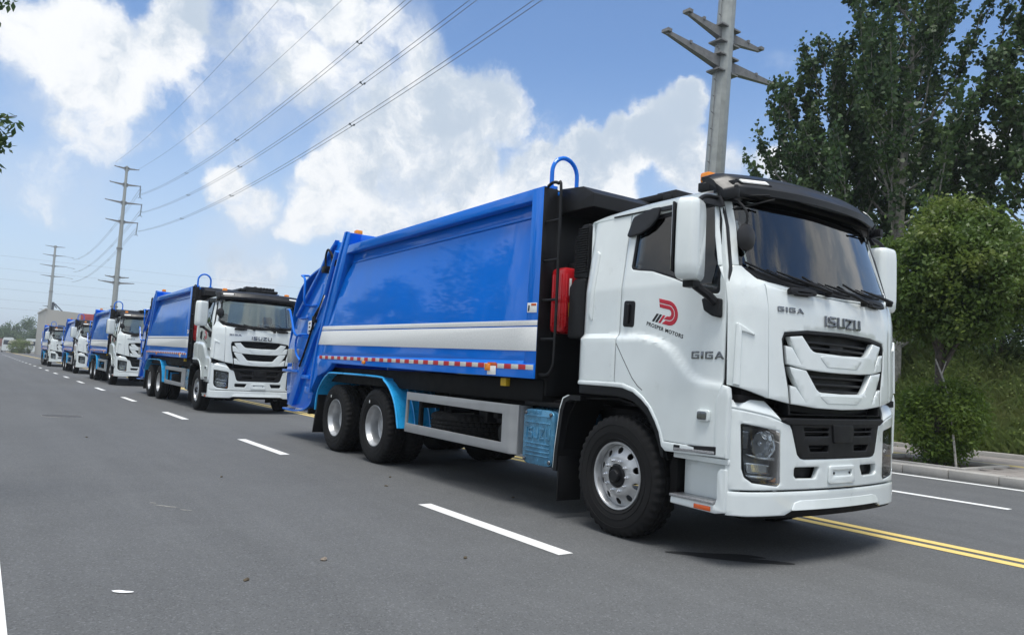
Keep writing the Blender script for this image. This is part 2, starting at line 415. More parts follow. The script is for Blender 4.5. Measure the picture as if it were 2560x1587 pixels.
TIRE_R = .545
def tyre_mesh():
    bm = bmesh.new(); W2 = .142
    prof = [(.298, -.105), (.315, -.128), (.36, -.143), (.43, -.148), (.485, -.142), (.517, -.132), (.538, -.116), (TIRE_R, -.10), (TIRE_R, -.062), (TIRE_R - .016, -.058), (TIRE_R - .016, -.046), (TIRE_R, -.042), (TIRE_R, -.008), (TIRE_R - .014, -.004)]
    prof = prof + [(r, -y) for r, y in reversed(prof)]
    n = 168
    def fn(r, y, a, k, j):
        if r > .512:
            if abs(y) > .064: r -= .012 * (1 if (k % 4) in (2, 3) and abs(y) > .09 else 0) + (.006 if (k % 4) == 2 else 0)
            elif (k + (2 if y > 0 else 0)) % 4 == 3: r -= .010
        return Vector((r * math.cos(a), y, r * math.sin(a)))
    lathe_into(bm, prof, n, fn=fn)
    for rr in (.335, .385, .455):                      # moulded rings on the sidewall
        for s in (-1, 1):
            lathe_into(bm, [(rr - .006, s * .135), (rr - .003, s * (.1445 + (.004 if rr > .36 else -.004))), (rr + .003, s * (.1455 + (.004 if rr > .36 else -.004))), (rr + .006, s * .137)], 64)
    bmesh.ops.recalc_face_normals(bm, faces=bm.faces)
    me = bpy.data.meshes.new('tyre'); bm.to_mesh(me); bm.free()
    for p in me.polygons: p.use_smooth = True
    me.set_sharp_from_angle(angle=R_(40)); me.materials.append(M['rubber']); return me
TYRE = tyre_mesh()
def radial_map(off):
    def f(u, v, w):
        r = math.hypot(u, v); return Vector((u, -(off(r) + w), v))
    return f
def rim_front():
    bm = bmesh.new()
    lathe_into(bm, [(.300, -.108), (.306, -.121), (.300, -.127), (.288, -.124), (.280, -.112), (.276, -.06), (.262, .02), (.262, .12), (.29, .13)], 64)
    holes = [ell(.226 * math.cos(a), .226 * math.sin(a), .030, .030, 14) for a in [2 * math.pi * (k + .5) / 10 for k in range(10)]]
    off = lambda r: lin(r, [(.09, .105), (.100, .118), (.172, .118), (.188, .108), (.25, .070), (.275, .062)])
    b2 = panel_bm([ell(0, 0, .274, .274, 56), ell(0, 0, .104, .104, 40)] + holes, radial_map(off), -.012, 0, .002, .035, .035)
    me = bpy.data.meshes.new('t'); b2.to_mesh(me); b2.free(); bm.from_mesh(me); bpy.data.meshes.remove(me)
    return bm
def to_mesh(bm, name, mats, ang=35):
    bmesh.ops.recalc_face_normals(bm, faces=bm.faces)
    me = bpy.data.meshes.new(name); bm.to_mesh(me); bm.free()
    for p in me.polygons: p.use_smooth = True
    me.set_sharp_from_angle(angle=R_(ang))
    for x in mats: me.materials.append(x)
    return me
RIM_F = to_mesh(rim_front(), 'rim', [M['alloy']])
bm = bmesh.new()
lathe_into(bm, [(.108, -.06), (.108, -.121), (.102, -.126), (.088, -.130), (.082, -.124), (.060, -.124), (.056, -.158), (.048, -.166), (.02, -.167), (.0005, -.167)], 32)
HUB_F = to_mesh(bm, 'hub', [M['satin']])
bm = bmesh.new(); tcyl = [(.016, -.112), (.016, -.128), (.013, -.130), (.013, -.146), (.009, -.152), (.0005, -.153)]
lathe_into(bm, tcyl, 6); NUT = to_mesh(bm, 'lug_nut', [M['chrome']], 20)
bm = bmesh.new()
lathe_into(bm, [(.300, -.108), (.306, -.121), (.300, -.127), (.290, -.124), (.283, -.112), (.276, -.09), (.262, -.075), (.255, -.05), (.253, .06), (.235, .075), (.20, .082), (.15, .088), (.10, .09), (.10, .01), (.085, -.005), (.05, -.012), (.0005, -.012)], 56)
RIM_R = to_mesh(bm, 'rim', [M['alloy']])
def wheel(root, name, x, y, sgn, rimmesh, front=False, label=None):
    w = empty(name, (x, y, TIRE_R - .004), 0. if sgn < 0 else math.pi, root)
    w.rotation_euler = (0, 0, 0 if sgn < 0 else math.pi)
    if label: w['label'] = label
    link('tyre', TYRE, None, w); link('rim', rimmesh, None, w)
    if front:
        link('hub', HUB_F, None, w)
        for k in range(10):
            a = 2 * math.pi * k / 10
            nn = link('lug_nut', NUT, None, w); nn.location = (.138 * math.cos(a), 0, .138 * math.sin(a))
    return w

def build_truck():
    root = empty('garbage_truck')
    P = lambda name, *a, **k: panel(name, *a, parent=root, **k)
    # ---------------- cab
    cab = empty('cab', (0, 0, 0), 0, root)
    WIN = rnd([(-1.375, 2.44), (-1.36, 2.90), (-.41, 2.935), (-.385, 2.80), (-.325, 2.30), (-.32, 2.135), (-.41, 2.145), (-.66, 2.235), (-.83, 2.30), (-1.10, 2.385), (-1.26, 2.405), (-1.35, 2.42)], [.05, .06, .06, .2, .2, .06, .1, .2, .2, .2, .1, .05], 5)
    for s in (-1, 1):
        mp = smap_f(s)
        # rear quarter beside the sleeper
        quarter = [(-2.045, 1.38), (-2.05, 1.84), (-2.02, 2.70), (-1.99, 2.90), (-1.97, 2.945), (-1.47, 2.965), (-1.47, 1.38)]
        panel('cab_side', [quarter], mp, -.03, 0, M['white'], cab, .006, .06, .024)
        rib = rnd([(-1.90, 2.02), (-1.845, 1.94), (-1.83, 2.62), (-1.88, 2.66)], .02)
        panel('pressed_rib', [rib], mp, -.005, .014, M['white'], cab, .008, None, .08)
        # door: top strip above the arch, arch edge, low front corner
        arch = [(-1.458, 1.38), (-1.34, 1.375), (-1.19, 1.335), (-1.08, 1.27), (-.985, 1.19), (-.905, 1.08), (-.855, .99), (-.825, .92)]
        dout = arch + [(-.305, .905), (-.30, 1.29), (-.275, 1.36), (-.262, 1.42), (-.252, 2.05), (-.265, 2.35), (-.348, 2.70), (-.44, 2.965), (-1.458, 2.965)]
        d = panel('door', [dout, WIN], mp, -.03, .001, M['white'], root, .006, .04, .024)
        fr = panel('window_seal', [rnd([(a, b) for a, b in WIN], 0), [( -.86 + (a + .86) * .945, 2.53 + (b - 2.53) * .90) for a, b in WIN]], mp, -.022, -.004, M['black'], d, .004, .08, .08)
        panel('door_window', [[( -.86 + (a + .86) * .96, 2.53 + (b - 2.53) * .93) for a, b in WIN]], mp, -.018, -.012, M['win'], d, .001, .1, .1)
        panel('window_post', [rnd([(-.655, 2.20), (-.625, 2.20), (-.635, 2.95), (-.665, 2.95)], .004)], mp, -.022, -.002, M['black'], d, .003, None, .1)
        panel('door_jamb', [[(-.31, 1.40), (-.250, 1.40), (-.240, 2.05), (-.253, 2.35), (-.336, 2.70), (-.43, 2.96), (-.50, 2.96), (-.41, 2.70), (-.32, 2.35)]], mp, -.05, -.018, M['ink'], cab, .002, None, .06)
        panel('door_jamb', [[(-1.485, 1.385), (-1.44, 1.385), (-1.44, 2.96), (-1.485, 2.96)]], mp, -.05, -.012, M['ink'], cab, .002, None, .03)
        # handle: dark scoop with an upright grip
        panel('door_handle', [rnd([(-1.42, 1.895), (-1.275, 1.885), (-1.27, 2.125), (-1.415, 2.135)], .03)], mp, -.004, .006, M['satin'], d, .005)
        panel('handle_grip', [rnd([(-1.375, 1.925), (-1.33, 1.922), (-1.328, 2.10), (-1.372, 2.103)], .015)], mp, .012, .032, M['black'], d, .008)
        # rain visors
        vis = rnd([(-1.455, 2.74), (-1.40, 2.92), (-1.16, 2.968), (-1.06, 2.965), (-1.09, 2.86), (-1.17, 2.785), (-1.27, 2.745), (-1.42, 2.725)], [.03, .05, .05, .02, .06, .06, .05, .03])
        panel('rain_visor', [vis], mp, .014, .040, M['visor'], d, .010, .06, .06)
        panel('rain_visor', [rnd([(-1.07, 2.925), (-1.07, 2.96), (-.40, 2.958), (-.345, 2.86), (-.40, 2.86), (-.56, 2.915)], [.01, .01, .03, .01, .03, .1])], mp, .010, .030, M['visor'], d, .008, .06, None)
        # upper drip rail
        panel('drip_rail', [[(-1.70, 2.958), (-1.70, 2.970), (-.45, 2.975), (-.45, 2.962)]], mp, 0, .014, M['black'], cab, .003, .1, None)
        # badges
        gl = word('GIGA', -.585, 1.612, .315, .062, .018, .2, .22)
        if s > 0: gl = [[(-.86 - a_, b_) for a_, b_ in q] for q in gl]
        panel('model_badge', gl, mp, .001, .008, M['dkchrome'], d, .002)
        # door emblem: two nested red hooks over black and red slanted bars, and the company name
        sx = (lambda u: -.905 + u) if s < 0 else (lambda u: -.905 - u)
        def em(u, v): return (sx(u), 1.975 - u * .22 + v)
        def hook(r0, r1, xl, tail):
            cxx, cz = .045, .035; o = [(xl, cz + r1)]
            o += [(cxx + r1 * math.sin(a), cz + r1 * math.cos(a)) for a in [math.pi * k / 14 for k in range(15)]]
            o += [(tail - .012, cz - r1), (tail + (r1 - r0) * .9, cz - r0)]
            o += [(cxx + r0 * math.sin(a), cz + r0 * math.cos(a)) for a in [math.pi * k / 14 for k in range(14, -1, -1)]]
            o += [(xl + .006, cz + r0)]; return [em(*q) for q in o]
        panel('door_emblem', [hook(.070, .106, -.075, -.02), hook(.030, .062, -.068, .0)], mp, .0012, .0028, M['logo_red'], d, .0004, .03, .03)
        def bar(u0, wd, h0=-.071, h1=.006): return [em(u0, h0), em(u0 + wd, h0), em(u0 + wd + .055, h1), em(u0 + .055, h1)]
        panel('emblem_bars', [bar(-.150, .026), bar(-.112, .026)], mp, .0012, .0028, M['ink'], d, .0004)
        panel('emblem_bar', [bar(-.074, .026)], mp, .0012, .0028, M['logo_red'], d, .0004)
        tb = text_bm('PROSPER MOTORS', .047, (lambda u, v, w, mp=mp: mp(sx(u), 1.856 - u * .29 + v, w)), .001, .003, shear=.18, off=.0009, spacing=1.12)
        finish(tb, 'company_name', M['ink'], d)
        gp = [(-1.455, 1.735), (-1.36, 1.60), (-1.235, 1.43), (-1.16, 1.36), (-1.10, 1.325)]
        panel('shut_line', [gp + [(a_ + .004, b_ + .006) for a_, b_ in reversed(gp)]], mp, -.002, .0018, M['ink'], d, .0004, .04, .03)
        # side turn lamp
        panel('turn_lamp', [rnd([(-.475, 1.115), (-.355, 1.115), (-.352, 1.205), (-.472, 1.205)], .02)], mp, .0, .028, M['white'], d, .008)
        panel('lamp_lens', [rnd([(-.463, 1.127), (-.375, 1.127), (-.373, 1.193), (-.460, 1.193)], .015)], mp, .026, .038, M['dkchrome'], d, .006)
        # fender lip round the wheel and its dark inner edge
        lip_o = [(-2.075, 1.43), (-2.07, 1.385)] + [(-1.47, 1.383), (-1.34, 1.378), (-1.19, 1.338), (-1.08, 1.273), (-.985, 1.193), (-.905, 1.083), (-.855, .993), (-.825, .915), (-.31, .905)]
        lip_i = [(-.19, .845), (-.80, .835), (-.845, .87), (-.88, .985), (-.93, 1.07), (-1.01, 1.175), (-1.10, 1.245), (-1.205, 1.302), (-1.345, 1.335), (-1.47, 1.34), (-2.07, 1.345)]
        low = [(-2.07, 1.385)] + lip_o[2:] + [(-.31, .905), (-.305, 1.29), (-.25, 1.41), (-.19, 1.40), (-.18, 1.32)] + lip_i
        fe = panel('fender_lip', [low], mp, -.04, .012, M['white'], root, .010, .06, .06)
        ia = [(-2.07, 1.343), (-1.47, 1.338), (-1.345, 1.333), (-1.205, 1.30), (-1.10, 1.243), (-1.01, 1.172), (-.93, 1.068), (-.88, .983), (-.845, .868), (-.83, .78)]
        ib = [(-.86, .78), (-.905, .90), (-.955, 1.0), (-1.04, 1.11), (-1.13, 1.18), (-1.23, 1.225), (-1.36, 1.25), (-1.47, 1.255), (-2.06, 1.26)]
        panel('arch_liner', [ia + ib], mp, -.05, -.008, M['black'], fe, .006, .08, None)
        # arch tub over the tyre
        tub = [(-2.28, .62), (-2.2, 1.0), (-2.06, 1.22), (-1.47, 1.24), (-1.2, 1.19), (-1.02, 1.07), (-.90, .92), (-.84, .76)]
        strip('arch_tub', tub, s * .80, s * 1.17, .02, M['chassis'], fe)
        # slot with a step tread under the door
        panel('step_slot', [rnd([(-.70, .852), (-.285, .862), (-.285, .925), (-.70, .90)], .006)], mp, .0, .016, M['black'], fe, .004)
        tr = panel('step_tread', [[(-.69, .856), (-.295, .866), (-.295, .888), (-.69, .878)]], mp, .012, .022, M['tread'], fe, .003, .02, None)
        # entry step box
        st = empty('entry_step', (0, 0, 0), 0, root)
        yo = s * 1.215
        boxes('step_back', [((-.75, s * 1.02, .47), (-.21, s * 1.06, .79)), ((-.755, s * 1.02, .79), (-.19, s * 1.20, .835))], M['white'], st, .008)
        prism('step_body', rnd([(-.765, .415), (-.76, .475), (-.30, .475), (-.285, .52), (-.285, .72), (-.26, .76), (-.20, .76), (-.20, .425), (-.30, .405)], [.01, .01, .01, .02, .03, .03, .015, .015, .02]), s * 1.06, yo, M['white'], st, .012)
        boxes('step_lining', [((-.86, s * .78, .40), (-.20, s * 1.0, .86)), ((-.86, s * .80, .40), (-.78, s * 1.12, .80)), ((-.76, s * 1.0, .40), (-.2, s * 1.06, .47))], M['chassis'], st, .004)
        box('step_tread', (-.76, s * 1.065, .476), (-.305, s * 1.23, .496), M['tread'], st, .003)
        box('step_reflector', (-.50, s * 1.214, .418), (-.335, s * 1.226, .455), M['orange'], st, .004)
        # mudguard behind the front wheel
        mg = [(-1.98, 1.215), (-2.13, 1.215), (-2.20, 1.19), (-2.235, 1.10), (-2.29, .72), (-2.305, .50)]
        mo = strip('mudguard', mg, s * .90, s * 1.235, .018, M['white'], root)
        mg2 = [(a + .045, b - .03) for a, b in mg]
        strip('guard_lining', mg2, s * .90, s * 1.242, .05, M['black'], mo)
        box('mud_flap', (-2.262, s * .92, .18), (-2.245, s * 1.22, .62), M['black'], mo, .002)
    # roof, back, floor
    bm = bmesh.new(); xs = [(-2.025, 2.93), (-2.01, 2.985), (-1.97, 3.03), (-1.90, 3.06), (-1.78, 3.085), (-1.6, 3.105), (-1.3, 3.125), (-.9, 3.135), (-.62, 3.125), (-.50, 3.09), (-.42, 3.03), (-.385, 2.97)]
    ts = [-1, -.995, -.98, -.95, -.9, -.8, -.6, -.3, 0, .3, .6, .8, .9, .95, .98, .995, 1]
    g = []
    for x, zr in xs:
        row = []
        for t in ts:
            hw = 1.108; zb = min(2.955, zr); y = hw * t; z = zb + (zr - zb) * max(0., 1 - abs(t) ** 5) ** .5
            row.append(bm.verts.new((x, y, z)))
        g.append(row)
    for a, b in zip(g, g[1:]):
        for k in range(len(ts) - 1): bm.faces.new((a[k], a[k + 1], b[k + 1], b[k]))
    bmesh.ops.solidify(bm, geom=bm.faces[:], thickness=.02)
    finish(bm, 'roof', M['white'], cab, ang=40)
    bm = bmesh.new()
    box_into(bm, (-2.03, -1.10, 1.30), (-2.00, 1.10, 2.96), .01); finish(bm, 'back_wall', M['white'], cab)
    boxes('floor_pan', [((-2.0, -1.15, 1.28), (-.15, 1.15, 1.34)), ((-.30, -1.10, 1.30), (-.16, 1.10, 1.75))], M['chassis'], cab)
    boxes('header', [((-.62, -1.02, 2.93), (-.36, 1.02, 3.0))], M['seat'], cab)
    # inside: dashboard, wheel, seats
    it = empty('cab_interior', (0, 0, 0), 0, root)
    boxes('dashboard', [((-.62, -1.08, 1.75), (-.22, 1.08, 2.17)), ((-.80, .15, 1.75), (-.5, .95, 2.24))], M['seat'], it, .05)
    for yy in (-.62, .62):
        boxes('seat', [((-1.62, yy - .26, 1.72), (-1.10, yy + .26, 1.88)), ((-1.72, yy - .25, 1.85), (-1.56, yy + .25, 2.42)), ((-1.70, yy - .14, 2.44), (-1.60, yy + .14, 2.66))], M['seat'], it, .05)
    bm = bmesh.new(); tube_into(bm, [(-.86 + .1 * math.sin(a) , .58 + .24 * math.cos(a), 2.20 + .21 * math.sin(a)) for a in [2 * math.pi * k / 24 for k in range(24)]], .016, 8, True)
    tube_into(bm, [(-.86, .35, 2.2), (-.86, .81, 2.2)], .014); tube_into(bm, [(-.86, .58, 2.2), (-.66, .58, 2.02)], .03)
    finish(bm, 'steering_wheel', M['seat'], it)
    # ---------------- nose
    SE = .905
    GR = rnd([(-.752, 1.805), (-.725, 1.848), (-.47, 1.878), (0, 1.888), (.47, 1.878), (.725, 1.848), (.752, 1.805), (.735, 1.60), (.672, 1.235), (0, 1.18), (-.672, 1.235), (-.735, 1.60)], [.03, .05, .2, .3, .2, .05, .03, .1, 0, 0, 0, .1])
    top = [(-SE, 2.235), (-.75, 2.205), (-.45, 2.185), (0, 2.178), (.45, 2.185), (.75, 2.205), (SE, 2.235)]
    nose = [(-SE + .015, 1.325), (-.668, 1.288)] + [(-.690, 1.40), (-.742, 1.62), (-.762, 1.80), (-.735, 1.855), (-.47, 1.888), (0, 1.898), (.47, 1.888), (.735, 1.855), (.762, 1.80), (.742, 1.62), (.690, 1.40)] + [(.668, 1.288), (SE - .015, 1.325)] + list(reversed(top))
    nose = [(-.89, 1.325), (-.678, 1.288), (-.69, 1.40), (-.742, 1.62), (-.762, 1.80), (-.735, 1.858), (-.47, 1.89), (0, 1.90), (.47, 1.89), (.735, 1.858), (.762, 1.80), (.742, 1.62), (.69, 1.40), (.678, 1.288), (.89, 1.325)] + [(a, b) for a, b in reversed(top)]
    hood = P('nose_panel', [nose], fmap, -.03, .002, M['white'], bev=.006, cu=.06, cv=.06)
    lp = word('ISUZU', -.262, 1.937, .524, .092, .026, .2, .2, .22)
    panel('maker_name', lp, fmap, .002, .022, M['dkchrome'], hood, .005)
    panel('model_badge', word('GIGA', -.812, 2.022, .278, .040, .015, .2, .22), fmap, .002, .009, M['dkchrome'], hood, .002)
    # cowl with the wipers' trough
    P('cowl', [[(-.95, 2.24), (-.75, 2.212), (-.45, 2.192), (0, 2.184), (.45, 2.192), (.75, 2.212), (.95, 2.24), (.95, 2.274), (.86, 2.257), (.45, 2.214), (0, 2.201), (-.45, 2.214), (-.86, 2.257), (-.95, 2.274)]], fmap, -.03, -.004, M['white'], bev=.004, cu=.06)
    for s in (-1, 1):
        S2 = lambda pts: [(s * a, b) for a, b in pts]
        corner = [(.915, 2.243), (.90, 1.98), (.897, 1.325), (1.135, 1.395), (1.205, 1.415), (1.205, 2.10), (1.203, 2.36), (1.12, 2.372), (1.07, 2.372), (1.04, 2.335), (.985, 2.285)]
        cp = P('corner_panel', [S2(corner)], fmap, -.03, .002, M['white'], bev=.006, cu=.04, cv=.08)
        panel('air_deflector', [S2(rnd([(1.135, 1.41), (1.125, 1.84), (1.145, 1.905), (1.16, 1.90), (1.175, 1.42)], [.004, .03, .03, .01, .004]))], fmap, -.004, .024, M['white'], cp, .010, .02, .08)
        panel('air_deflector', [S2(rnd([(1.00, 1.80), (1.14, 1.90), (1.165, 1.88), (1.13, 1.84)], .01))], fmap, -.004, .016, M['white'], cp, .008, .02, .08)
        pil = [(1.205, 2.37), (1.17, 2.62), (1.105, 2.965), (1.005, 2.975), (1.03, 2.70), (1.065, 2.50), (1.085, 2.376)]
        P('windscreen_pillar', [S2(pil)], fmap, -.03, .002, M['white'], bev=.006, cu=.03, cv=.06)
        panel('grab_handle', [S2(rnd([(.40, 2.175), (.66, 2.168), (.70, 2.165), (.70, 2.205), (.66, 2.213), (.40, 2.212), (.385, 2.19)], .012)), S2(rnd([(.455, 2.178), (.62, 2.175), (.60, 2.197), (.47, 2.198)], .008))], fmap, .005, .05, M['black'], hood, .012, .05)
    # windscreen
    WSo = [(-1.078, 2.375), (-1.055, 2.335), (-.98, 2.288), (-.86, 2.262), (-.45, 2.218), (0, 2.205), (.45, 2.218), (.86, 2.262), (.98, 2.288), (1.055, 2.335), (1.078, 2.375), (1.055, 2.55), (1.00, 2.97), (-1.00, 2.97), (-1.055, 2.55)]
    WSi = [(-1.02, 2.42), (-.985, 2.382), (-.85, 2.355), (-.45, 2.318), (0, 2.300), (.45, 2.318), (.85, 2.355), (.985, 2.382), (1.02, 2.42), (1.01, 2.55), (.965, 2.93), (-.965, 2.93), (-1.01, 2.55)]
    ws = P('windscreen', [WSo], fmap, -.012, -.006, M['ws'], bev=.001, cu=.06, cv=.08)
    panel('black_border', [WSo, WSi], fmap, -.020, -.013, M['satin'], ws, .001, .06, .08)
    panel('black_border', [[(-1.06, 2.36), (-.98, 2.29), (-.86, 2.265), (-.45, 2.221), (0, 2.208), (.45, 2.221), (.86, 2.265), (.98, 2.29), (1.06, 2.36), (.85, 2.33), (.45, 2.288), (0, 2.27), (-.45, 2.288), (-.85, 2.33)]], fmap, -.0045, -.002, M['satin'], ws, .001, .06)
    for (y0, z0, y1, z1) in ((-.215, 2.205, -1.01, 2.385), (.325, 2.185, -.44, 2.322), (.915, 2.235, .12, 2.322)):
        w = empty('wiper', (0, 0, 0), 0, root)
        bm = bmesh.new(); box_into(bm, (-.02, -.035, -.03), (.02, .035, .03), .012, mtx=Matrix.Translation(fmap(y0, z0, .035)))
        A = [fmap(y0 + (y1 - y0) * t, z0 + (z1 - z0) * t, .055 - .02 * t) for t in (0, .25, .5, .72)]
        tube_into(bm, A, [.020, .016, .012, .008], 8); finish(bm, 'wiper_arm', M['black'], w)
        bm = bmesh.new(); Bq = [fmap(y0 + (y1 - y0) * t, z0 + (z1 - z0) * t - .035 * math.sin(math.pi * (t - .25) / .8), .022) for t in (.28, .45, .65, .85, 1.05)]
        tube_into(bm, Bq, .010, 6); tube_into(bm, [p + Vector((.016, 0, .012)) for p in Bq[1:4]], .006, 6); finish(bm, 'wiper_blade', M['black'], w)
    # grille: dark tray with slats behind two white chevrons
    gr = P('grille', [GR], fmap, -.16, -.10, M['black'], bev=.006, cu=.08, cv=.1)
    rim_o = [(-.742, 1.62), (-.762, 1.80), (-.735, 1.858), (-.47, 1.89), (0, 1.90), (.47, 1.89), (.735, 1.858), (.762, 1.80), (.742, 1.62), (.69, 1.40), (.678, 1.20), (-.678, 1.20), (-.69, 1.40)]
    rim_i = [(-.725, 1.62), (-.742, 1.79), (-.718, 1.832), (-.47, 1.862), (0, 1.872), (.47, 1.862), (.718, 1.832), (.742, 1.79), (.725, 1.62), (.675, 1.40), (.66, 1.205), (-.66, 1.205), (-.675, 1.40)]
    panel('grille_rim', [rim_o, rim_i], fmap, -.11, -.004, M['satin'], gr, .004, .08)
    for z in (1.80, 1.755, 1.71, 1.515, 1.455, 1.40):
        panel('slat', [[(-.50, z - .011), (.50, z - .011), (.50, z + .011), (-.50, z + .011)]], fmap, -.10, -.045, M['satin'], gr, .006, .1)
    panel('radar_cover', [rnd([(-.10, 1.735), (.10, 1.735), (.10, 1.805), (-.10, 1.805)], .006)], fmap, -.10, -.055, M['black'], gr, .004)
    V1h = [(0, 1.556), (-.30, 1.560), (-.52, 1.572), (-.705, 1.604), (-.726, 1.752), (-.650, 1.742), (-.592, 1.672), (-.668, 1.80), (-.678, 1.826), (-.532, 1.842), (-.435, 1.745), (-.40, 1.724), (-.36, 1.716), (0, 1.708)]
    V2h = [(0, 1.250), (-.35, 1.258), (-.655, 1.286), (-.674, 1.436), (-.606, 1.424), (-.536, 1.353), (-.655, 1.53), (-.680, 1.586), (-.484, 1.563), (-.355, 1.412), (-.32, 1.393), (-.28, 1.388), (0, 1.382)]
    for V in (V1h, V2h):
        full = V + [(-a, b) for a, b in reversed(V)][1:-1]
        ch = panel('chevron', [full], fmap, -.05, .004, M['white'], gr, .007, .06, .05)
    for zc, zt in ((1.60, 1.705), (1.30, 1.378)):
        panel('chevron_face', [rnd([(-.34, zt - .01), (.34, zt - .01), (.22, zc), (-.22, zc)], .03)], fmap, 0, .0075, M['white'], gr, .007, .06)
        # bevelled centre face leaning back
    # ---------------- bumper
    bp = empty('bumper', (0, 0, 0), 0, root)
    HLh = rnd([(1.118, 1.112), (1.105, 1.118), (.762, 1.068), (.752, .655), (.785, .635), (1.02, .663), (1.085, .705), (1.105, .77)], [.015, .02, .03, .04, .02, .04, .04, .04])
    hb = []
    Hm = [(a, b) for a, b in HLh]
    upper = [(-1.20, .605), (1.20, .605), (1.205, 1.222), (1.172, 1.232), (.86, 1.178), (.752, 1.145), (.66, 1.118), (.635, 1.08), (.57, .885), (.535, .855), (.49, .845), (-.49, .845), (-.535, .855), (-.57, .885), (-.635, 1.08), (-.66, 1.118), (-.752, 1.145), (-.86, 1.178), (-1.172, 1.232), (-1.205, 1.222)]
    fog = rnd([(.60, .782), (.298, .782), (.345, .690), (.58, .694), (.605, .72)], [.02, .015, .03, .03, .02])
    holes = [HLh, mirror2(HLh), fog, mirror2(fog)]
    panel('bumper_skin', [upper] + holes, fmap, -.05, .0, M['white'], bp, .010, .05, .06)
    # top shoulders that slope back to the cab
    for s in (-1, 1):
        sh = [(s * a, b) for a, b in [(1.20, 1.228), (1.172, 1.24), (.86, 1.186), (.752, 1.153), (.80, 1.215), (.855, 1.30), (1.125, 1.31), (1.19, 1.285)]]
        def shm(u, v, w): 
            a = abs(u); base = lin(a, [(.752, 1.15), (.86, 1.182), (1.172, 1.236), (1.2, 1.225)])
            t = max(0., v - base); return Vector((FX(u, 1.2) - .4 * t - 1.2 * t * t * 2 + w * .6, u, v + w * .6 ))
        panel('bumper_shoulder', [sh], shm, -.03, .004, M['white'], bp, .006, .05, .03)
        panel('fog_recess', [[(s * a, b) for a, b in fog]], lambda u, v, w: fmap(u, v, w), -.12, -.07, M['black'], bp, .004)
        # headlamp: dark housing, chrome bowls, clear lens
        hl = empty('headlight', (0, 0, 0), 0, root)
        S2 = lambda pts: [(s * a, b) for a, b in pts]
        panel('lamp_housing', [S2(HLh)], fmap, -.17, -.10, M['housing'], hl, .004, .05, .06)
        panel('lamp_rim', [S2(HLh), S2([(.935 + (a - .935) * .90, .875 + (b - .875) * .93) for a, b in HLh])], fmap, -.11, -.012, M['black'], hl, .004, .05, .06)
        bm = bmesh.new()
        lathe_into(bm, [(.118, -.02), (.116, 0.), (.108, -.004), (.095, .03), (.065, .065), (.03, .085), (.0005, .09)], 20)
        for v in bm.verts:
            v.co = Vector((v.co.x * 1.02, v.co.y, v.co.z * .98))
            ang = math.atan2(v.co.z, v.co.x); v.co.y += .008 * math.sin(ang * 6)
        bmesh.ops.rotate(bm, verts=bm.verts, cent=(0, 0, 0), matrix=Matrix.Rotation(math.pi / 2, 3, 'Z'))
        bmesh.ops.rotate(bm, verts=bm.verts, cent=(0, 0, 0), matrix=Matrix.Rotation(s * .18, 3, 'Z'))
        bmesh.ops.translate(bm, verts=bm.verts, vec=fmap(s * .90, .955, -.05)); finish(bm, 'reflector_bowl', M['chrome'], hl, ang=12)
        bm = bmesh.new(); bmesh.ops.create_uvsphere(bm, u_segments=12, v_segments=8, radius=.022)
        bmesh.ops.translate(bm, verts=bm.verts, vec=fmap(s * .91, .965, -.07)); finish(bm, 'bulb', M['chrome'], hl)
        panel('chrome_blade', [S2(rnd([(1.075, .888), (1.03, .862), (.93, .838), (.775, .828), (.775, .858), (.93, .862), (1.02, .880)], .006))], fmap, -.09, -.03, M['chrome'], hl, .006, .04)
        panel('chrome_blade', [S2(rnd([(1.075, .722), (1.03, .695), (.90, .684), (.79, .680), (.785, .705), (.90, .712), (1.02, .72)], .006))], fmap, -.09, -.03, M['chrome'], hl, .006, .04)
        panel('lower_lamp', [S2(rnd([(1.055, .82), (.80, .80), (.80, .715), (1.04, .735)], .02))], fmap, -.10, -.055, M['chrome'], hl, .012, .05)
        panel('side_lamp', [S2(rnd([(1.09, 1.07), (1.02, 1.06), (1.03, .91), (1.085, .92)], .02))], fmap, -.10, -.05, M['dkchrome'], hl, .012, .05)
        panel('amber_corner', [S2(rnd([(.83, .668), (.77, .66), (.765, .70), (.80, .695)], .01))], fmap, -.06, -.03, M['amber'], hl, .006)
        panel('lamp_lens', [S2(HLh)], fmap, -.008, -.004, M['lens'], hl, .001, .05, .06)
        # small side bit of the bumper behind the corner
    lipo = [(-1.195, .41), (-1.198, .592), (1.198, .592), (1.195, .41), (1.05, .405), (.70, .408), (.60, .448), (-.60, .448), (-.70, .408), (-1.05, .405)]
    panel('bumper_lip', [lipo], fmap, -.05, .004, M['white'], bp, .010, .05, .05)
    cen = rnd([(-.645, .446), (-.60, .505), (-.53, .522), (.53, .522), (.60, .505), (.645, .446)], [.01, .04, .04, .04, .04, .01])
    panel('lip_spoiler', [cen], lambda u, v, w: fmap(u, v, w + .16 * max(0, (.522 - v))), .0, .007, M['white'], bp, .008, .05, .03)
    panel('under_tray', [[(-1.10, .385), (1.10, .385), (1.12, .46), (-1.12, .46)]], fmap, -.22, -.02, M['chassis'], bp, .006, .08)
    pl = panel('plate_holder', [rnd([(-.195, .642), (.195, .642), (.185, .79), (-.185, .79)], .025), rnd([(-.135, .705), (.135, .705), (.14, .752), (-.14, .752)], .01)], fmap, 0, .018, M['white'], bp, .008, .1)
    panel('plate_holder', [rnd([(-.15, .70), (.15, .70), (.15, .755), (-.15, .755)], .01)], fmap, 0, .006, M['white'], bp, .002, .1)
    for yy in (-.115, .115): panel('plate_screw', [ell(yy, .728, .011, .011, 10)], fmap, .005, .012, M['ink'], bp, .002)
    # black mouth
    mo = empty('lower_grille', (0, 0, 0), 0, root)
